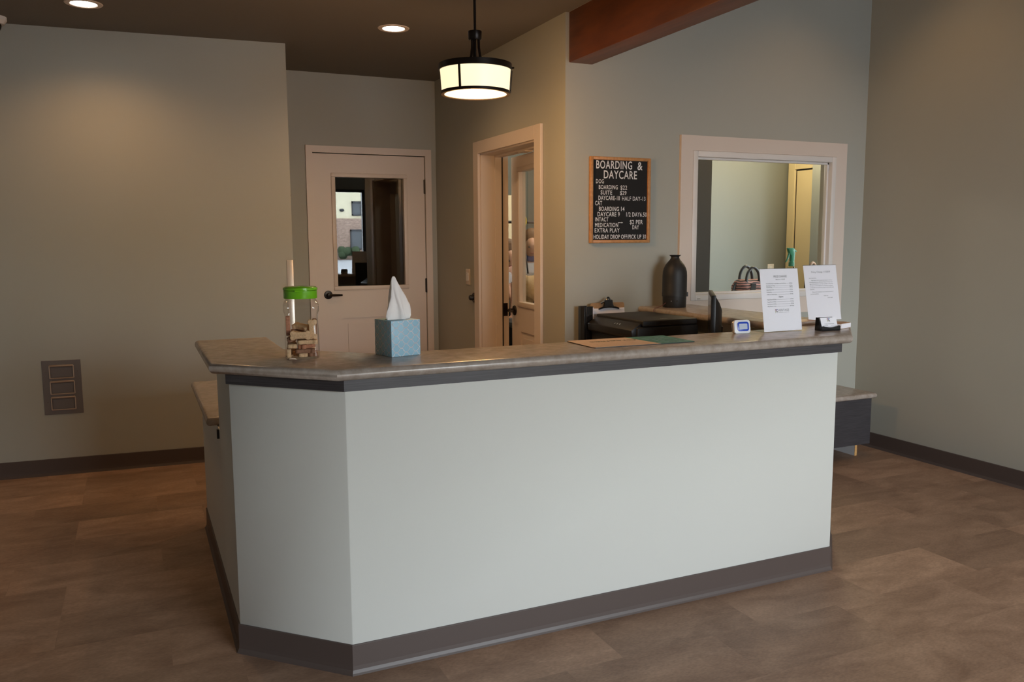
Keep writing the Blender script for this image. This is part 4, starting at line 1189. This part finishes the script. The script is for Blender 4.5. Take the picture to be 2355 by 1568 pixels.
sb = thing('spray_bottle', 'clear spray bottle with a green trigger head behind the window', 'spray bottle', (4.325, 4.655, HB))
obj('bottle', MB().lathe([(0.001, 0), (0.034, 0), (0.036, 0.006), (0.036, 0.13), (0.030, 0.16), (0.026, 0.18), (0.030, 0.205), (0.026, 0.222), (0.015, 0.232), (0.015, 0.238)], 32, cap1=False), M['clear'], sb)
mb = MB().lathe([(0.001, 0.226), (0.021, 0.226), (0.021, 0.250), (0.016, 0.262), (0.001, 0.262)], 24)
mb.loft([[(x, y, z) for x, y in ((cx_ - w_, -0.011), (cx_ + w_, -0.011), (cx_ + w_, 0.011), (cx_ - w_, 0.011))] for z, cx_, w_ in ((0.255, 0.002, 0.014), (0.300, 0.004, 0.016), (0.325, -0.004, 0.026), (0.345, -0.010, 0.028), (0.356, -0.014, 0.022))], 0, False)
mb.tube([(-0.030, 0, 0.350), (-0.045, 0, 0.352)], 0.007, 8)
mb.tube([(0.014, 0, 0.343), (0.034, 0, 0.335), (0.044, 0, 0.328)], [0.008, 0.006, 0.004], 8)
hd = obj('trigger_head', mb, M['trigger'], sb, bevel=0.002, seg=2)
obj('trigger', MB().tube([(-0.020, 0, 0.325), (-0.030, 0, 0.300), (-0.042, 0, 0.272), (-0.056, 0, 0.255)], [0.008, 0.0075, 0.006, 0.004], 8), M['trigger'], hd)
b2 = thing('black_bag', 'black bag with a looped handle behind the window, mostly behind the policy sign', 'bag', (4.66, 4.74, HB))
obj('bag_body', MB().loft([[(x, y, z) for x, y in rrect(w_, d_, r_, 4)] for z, w_, d_, r_ in ((0, 0.20, 0.10, .03), (0.15, 0.20, 0.09, .03), (0.19, 0.17, 0.05, .02))], 0, True), M['blackmat'], b2)
obj('handle', MB().tube([(-0.05 - 0.032 * math.cos(PI * i / 12), 0, 0.18 + 0.065 * math.sin(PI * i / 12)) for i in range(13)], 0.009, 8), M['hair'], b2)
ol = thing('wall_outlet', 'small white outlet plate on the grey wall beyond the window', 'outlet', (5.326, 6.0, 1.13))
obj('plate', MB().box(-0.036, 0.036, -0.006, -0.0003, 0, 0.098), M['vinyl'], ol, bevel=0.002, seg=1)
for zz in (0.022, 0.058):
    obj('socket', MB().box(-0.016, 0.016, -0.0075, -0.006, zz, zz + 0.022), M['white'], ol)

# ================================================================== grooming room
def skin_mesh(name, joints, bones, m_, parent, sub=2, root=None):
    me = bpy.data.meshes.new(name)
    names = list(joints)
    idx = {n_: i for i, n_ in enumerate(names)}
    me.from_pydata([joints[n_][0] for n_ in names], [(idx[a], idx[b_]) for a, b_ in bones], [])
    o = bpy.data.objects.new(name, me)
    C.objects.link(o)
    sk = o.modifiers.new('skin', 'SKIN')
    for i, n_ in enumerate(names):
        r = joints[n_][1]
        r = r if isinstance(r, tuple) else (r, r)
        me.skin_vertices[0].data[i].radius = r
        me.skin_vertices[0].data[i].use_root = (n_ == (root or names[0]))
    sd = o.modifiers.new('sub', 'SUBSURF')
    sd.levels = sd.render_levels = sub
    bpy.context.view_layer.update()
    m2 = bpy.data.meshes.new_from_object(o.evaluated_get(bpy.context.evaluated_depsgraph_get()))
    bpy.data.objects.remove(o)
    m2.name = name
    m2.materials.clear()
    m2.materials.append(m_)
    for p_ in m2.polygons:
        p_.use_smooth = True
        p_.material_index = 0
    o = bpy.data.objects.new(name, m2)
    C.objects.link(o)
    o.parent = parent
    return o


def person(name_label, loc, rz, lean, shirt_m, legs_m, hair_long, seated=False, reach=0.42, neckband=None):
    """figure facing local -y; lean tips the trunk forward"""
    t = thing('person', name_label, 'person', loc, rz)
    hipz = 0.50 if seated else 0.90
    sl, cl_ = math.sin(lean), math.cos(lean)
    def tr(f_, s_, u_):      # trunk frame: f forward, s side, u up along the leaning spine
        return (s_, -(u_ * sl + f_ * cl_), hipz + u_ * cl_ - f_ * sl)
    J = {'pelvis': (tr(0, 0, 0.02), (0.15, 0.105)), 'waist': (tr(0, 0, 0.17), (0.125, 0.095)), 'chest': (tr(0, 0, 0.36), (0.155, 0.11)), 'upper': (tr(0, 0, 0.47), (0.10, 0.085)), 'neck': (tr(0.015, 0, 0.545), (0.052, 0.052)),
         'chin': (tr(0.055, 0, 0.600), (0.055, 0.060)), 'face': (tr(0.035, 0, 0.665), (0.074, 0.090)), 'crown': (tr(0.02, 0, 0.735), (0.068, 0.080)), 'nose': (tr(0.125, 0, 0.650), (0.012, 0.014))}
    B = [('pelvis', 'waist'), ('waist', 'chest'), ('chest', 'upper'), ('upper', 'neck'), ('neck', 'chin'), ('chin', 'face'), ('face', 'crown'), ('face', 'nose')]
    for s, k in (('l', -1), ('r', 1)):
        J['sh' + s] = (tr(0, k * 0.18, 0.465), 0.056)
        J['el' + s] = (tr(0.12, k * 0.215, 0.22), 0.042)
        J['wr' + s] = (tr(reach, k * 0.12, 0.22), 0.028)
        J['pa' + s] = (tr(reach + 0.06, k * 0.105, 0.215), (0.036, 0.017))
        B += [('upper', 'sh' + s), ('sh' + s, 'el' + s), ('el' + s, 'wr' + s), ('wr' + s, 'pa' + s)]
        for i in range(4):
            q = -0.024 + 0.016 * i
            L = (0.040, 0.048, 0.045, 0.035)[i]
            J['f%d%s' % (i, s)] = (tr(reach + 0.088, k * 0.105 + q, 0.212), 0.009)
            J['g%d%s' % (i, s)] = (tr(reach + 0.088 + L * 0.8, k * 0.105 + q * 1.15, 0.200), 0.008)
            J['h%d%s' % (i, s)] = (tr(reach + 0.088 + L * 1.3, k * 0.105 + q * 1.2, 0.178), 0.007)
            B += [('pa' + s, 'f%d%s' % (i, s)), ('f%d%s' % (i, s), 'g%d%s' % (i, s)), ('g%d%s' % (i, s), 'h%d%s' % (i, s))]
        J['t1' + s] = (tr(reach + 0.050, k * 0.060, 0.205), 0.011)
        J['t2' + s] = (tr(reach + 0.090, k * 0.045, 0.195), 0.009)
        B += [('pa' + s, 't1' + s), ('t1' + s, 't2' + s)]
        if seated:
            J['kn' + s] = ((k * 0.13, -0.42, hipz + 0.02), 0.062)
            J['an' + s] = ((k * 0.13, -0.40, 0.09), 0.042)
            J['to' + s] = ((k * 0.14, -0.56, 0.045), (0.045, 0.035))
        else:
            J['kn' + s] = ((k * 0.11, -0.03, 0.48), 0.060)
            J['an' + s] = ((k * 0.12, 0.02, 0.09), 0.042)
            J['to' + s] = ((k * 0.13, -0.14, 0.045), (0.045, 0.035))
        J['hip' + s] = ((k * 0.095, -0.01, hipz - 0.04), 0.092)
        B += [('pelvis', 'hip' + s), ('hip' + s, 'kn' + s), ('kn' + s, 'an' + s), ('an' + s, 'to' + s)]
    skin_mesh('body', J, B, M['skin'], t)
    g = 0.012
    grow = lambda r: tuple(a + g for a in r) if isinstance(r, tuple) else r + g
    sj = {k: (J[k][0], grow(J[k][1])) for k in ('pelvis', 'waist', 'chest', 'upper', 'shl', 'shr')}
    sj['neck0'] = (tr(0.008, 0, 0.515), (0.075, 0.07))
    for s in 'lr':
        a, b_ = Vector(J['sh' + s][0]), Vector(J['el' + s][0])
        sj['sl' + s] = (tuple(a.lerp(b_, 0.62)), 0.064)
    skin_mesh('shirt', sj, [('pelvis', 'waist'), ('waist', 'chest'), ('chest', 'upper'), ('upper', 'neck0'), ('upper', 'shl'), ('upper', 'shr'), ('shl', 'sll'), ('shr', 'slr')], shirt_m, t)
    tj = {k: (J[k][0], grow(J[k][1])) for k in ('hipl', 'hipr', 'knl', 'knr', 'anl', 'anr')}
    tj['pel'] = (J['pelvis'][0], (0.155, 0.11))
    skin_mesh('trousers', tj, [('pel', 'hipl'), ('pel', 'hipr'), ('hipl', 'knl'), ('hipr', 'knr'), ('knl', 'anl'), ('knr', 'anr')], legs_m, t)
    hj = {'a': (tr(0.032, 0, 0.752), (0.084, 0.092)), 'b': (tr(-0.035, 0, 0.690), (0.080, 0.078)), 'c': (tr(-0.045, 0, 0.600), (0.060, 0.05))}
    hb = [('a', 'b'), ('b', 'c')]
    if hair_long:
        hj['d'] = (tr(-0.055, 0.02, 0.50), (0.045, 0.035))
        hb.append(('c', 'd'))
    skin_mesh('hair', hj, hb, M['hair'], t)
    for k in (-1, 1):
        obj('eye', MB().ball(tr(0.108, k * 0.030, 0.672), 0.012, 10), M['ink'], t)
        obj('ear', MB().ball(tr(0.02, k * 0.078, 0.660), 0.020, 10, sx=0.5), M['skin'], t)
    obj('mouth', MB().tube([tr(0.108, -0.022, 0.612), tr(0.116, 0, 0.609), tr(0.108, 0.022, 0.612)], 0.005, 6), M['leash'], t)
    if neckband:
        nj = {'a': (tr(0.03, 0, 0.49), (0.115, 0.11)), 'b': (tr(0.035, 0, 0.56), (0.075, 0.075))}
        skin_mesh('neckerchief', nj, [('a', 'b')], neckband, t)
        obj('apron_strap', MB().tube([tr(0.128, 0.15, 0.45), tr(0.15, 0.05, 0.37), tr(0.145, -0.08, 0.27)], 0.018, 8), M['strap'], t)
    return t


person('person in white shirt with brown hair, bent beside the half-open door', (2.83, 6.91, 0), rad(5), rad(46), M['shirt'], M['pants'], True, seated=False, reach=0.30)
person('person in white shirt with blue neckerchief behind the door glass, leaning over the dog', (3.40, 7.17, 0), rad(-18), rad(34), M['shirt'], M['pants'], False, reach=0.44, neckband=M['navy'])

tbl = thing('grooming_table', 'grooming table with a tall dark arm, seen through the open door', 'grooming table', (2.98, 5.80, 0))
obj('table_top', MB().prism(rrect(0.80, 0.50, 0.03, 4), 0.80, 0.84), M['black'], tbl, bevel=0.005, seg=2)
for sx_ in (-0.34, 0.34):
    for sy_ in (-0.19, 0.19):
        obj('leg', MB().tube([(sx_, sy_, 0.80), (sx_ * 1.05, sy_ * 1.1, 0.0)], 0.016, 10), M['steel'], tbl)
arm = obj('arm', MB().tube([(0.36, 0.21, 0.78), (0.36, 0.21, 1.56), (0.34, 0.20, 1.588), (0.28, 0.17, 1.597), (-0.43, 0.09, 1.597)], 0.011, 10), M['bronze'], tbl)
obj('loop', MB().tube([(-0.20 + 0.022 * math.cos(2 * PI * i / 14), 0.11, 1.605 + 0.035 * math.sin(2 * PI * i / 14)) for i in range(15)], 0.008, 8), M['yellow'], arm)
obj('tether', MB().tube([(-0.20, 0.11, 1.55), (-0.195, 0.10, 1.40), (-0.19, 0.05, 1.20)], 0.007, 8), M['black'], arm)

dog = thing('dog', 'fluffy golden dog standing on the grooming table behind the door glass', 'dog', (2.95, 5.82, 0.8405), rad(10))
DJ = {'rump': ((-0.15, 0, 0.265), (0.085, 0.095)), 'loin': ((-0.03, 0, 0.275), (0.080, 0.092)), 'rib': ((0.09, 0, 0.265), (0.088, 0.108)), 'neckb': ((0.19, 0, 0.315), 0.068), 'neck': ((0.235, 0, 0.375), 0.056), 'head': ((0.275, 0, 0.425), (0.060, 0.062)), 'muz': ((0.345, 0, 0.410), (0.030, 0.030)), 'nose': ((0.385, 0, 0.405), 0.018), 'tail0': ((-0.235, 0, 0.325), 0.026), 'tail1': ((-0.265, 0.02, 0.395), 0.032), 'tail2': ((-0.235, 0.04, 0.440), 0.022)}
DB = [('rib', 'loin'), ('loin', 'rump'), ('rib', 'neckb'), ('neckb', 'neck'), ('neck', 'head'), ('head', 'muz'), ('muz', 'nose'), ('rump', 'tail0'), ('tail0', 'tail1'), ('tail1', 'tail2')]
for s, k in (('l', 1), ('r', -1)):
    DJ['fs' + s] = ((0.115, k * 0.065, 0.20), 0.042)
    DJ['fe' + s] = ((0.095, k * 0.068, 0.125), 0.030)
    DJ['fw' + s] = ((0.105, k * 0.068, 0.06), 0.023)
    DJ['fp' + s] = ((0.122, k * 0.068, 0.019), (0.026, 0.018))
    DJ['hh' + s] = ((-0.165, k * 0.060, 0.205), 0.055)
    DJ['hk' + s] = ((-0.125, k * 0.068, 0.145), 0.036)
    DJ['ho' + s] = ((-0.195, k * 0.068, 0.085), 0.022)
    DJ['hp' + s] = ((-0.172, k * 0.068, 0.019), (0.026, 0.018))
    DJ['ea' + s] = ((0.255, k * 0.062, 0.445), 0.024)
    DJ['eb' + s] = ((0.262, k * 0.084, 0.395), 0.020)
    DB += [('rib', 'fs' + s), ('fs' + s, 'fe' + s), ('fe' + s, 'fw' + s), ('fw' + s, 'fp' + s), ('rump', 'hh' + s), ('hh' + s, 'hk' + s), ('hk' + s, 'ho' + s), ('ho' + s, 'hp' + s), ('head', 'ea' + s), ('ea' + s, 'eb' + s)]
skin_mesh('body', DJ, DB, M['fur'], dog, root='rib')
obj('nose_tip', MB().ball((0.402, 0, 0.412), 0.010, 10), M['ink'], dog)
for k in (1, -1):
    obj('eye', MB().ball((0.322, k * 0.030, 0.447), 0.008, 8), M['ink'], dog)
cb = thing('wall_cabinet', 'cream wall cabinet at the back of the grooming room', 'cabinet', (3.11, 7.75, 1.36))
obj('carcass', MB().box(-0.40, 0.40, -0.30, -0.001, 0, 0.53), M['cream'], cb)
for x0 in (-0.395, 0.005):
    dr = obj('cabinet_door', MB().box(x0, x0 + 0.39, -0.32, -0.301, 0.005, 0.525), M['cream'], cb, bevel=0.003, seg=1)
    obj('handle', MB().tube([(x0 + (0.35 if x0 < 0 else 0.04), -0.335, 0.05), (x0 + (0.35 if x0 < 0 else 0.04), -0.335, 0.16)], 0.005, 8), M['bronze'], dr)

# ================================================================== outdoors, seen only as a reflection in the door glass
gr = struct('ground', MB().box(-60, 90, -90, FRONT_Y - 0.12, -0.35, -0.2), M['snow'])
FY = -60.0
bd = thing('building', 'cream and stone building across the street, reflected in the door glass', 'building', (16.0, FY, -0.2))
obj('siding_wall', MB().box(-14, 14, -6, 0, 3.6, 8.2), M['siding'], bd)
obj('stone_wall', MB().box(-14, 14, -6, 0.25, 0, 3.6), M['stone'], bd)
for wx, wz, ww, wh, yy in ((2.55, 3.85, 1.6, 1.25, 0.0), (-3.2, 3.85, 1.6, 1.25, 0.0), (2.55, 0.9, 2.1, 1.75, 0.25), (-3.2, 0.9, 2.1, 1.75, 0.25)):
    mb = MB()
    for a, b_, c, d in ((-ww / 2, -ww / 2 + .1, 0, wh), (ww / 2 - .1, ww / 2, 0, wh), (-ww / 2, ww / 2, 0, .1), (-ww / 2, ww / 2, wh - .16, wh), (-0.04, 0.04, 0, wh)):
        mb.box(wx + a, wx + b_, yy, yy + 0.1, wz + c, wz + d)
    wo = obj('window', mb, M['fascia'], bd)
    obj('pane', MB().box(wx - ww / 2 + .1, wx + ww / 2 - .1, yy + 0.01, yy + 0.04, wz + .1, wz + wh - .16), M['extglass'], wo)
obj('wall_lamp', MB().ball((0.86, 0.05, 4.32), 0.22, 16, sy=0.6, sz=0.6), M['fascia'], bd)
mb = MB()
random.seed(4)
for i in range(14):
    mb.ball((random.uniform(-0.7, 0.7), random.uniform(-0.4, 0.4), random.uniform(0.3, 0.9)), random.uniform(0.25, 0.42), 12)
bu = obj('bush', mb, M['bush'])
bu.location = (17.1, FY + 1.3, -0.2)
tag(bu, 'dark evergreen bush in front of the stone building outdoors', 'bush')
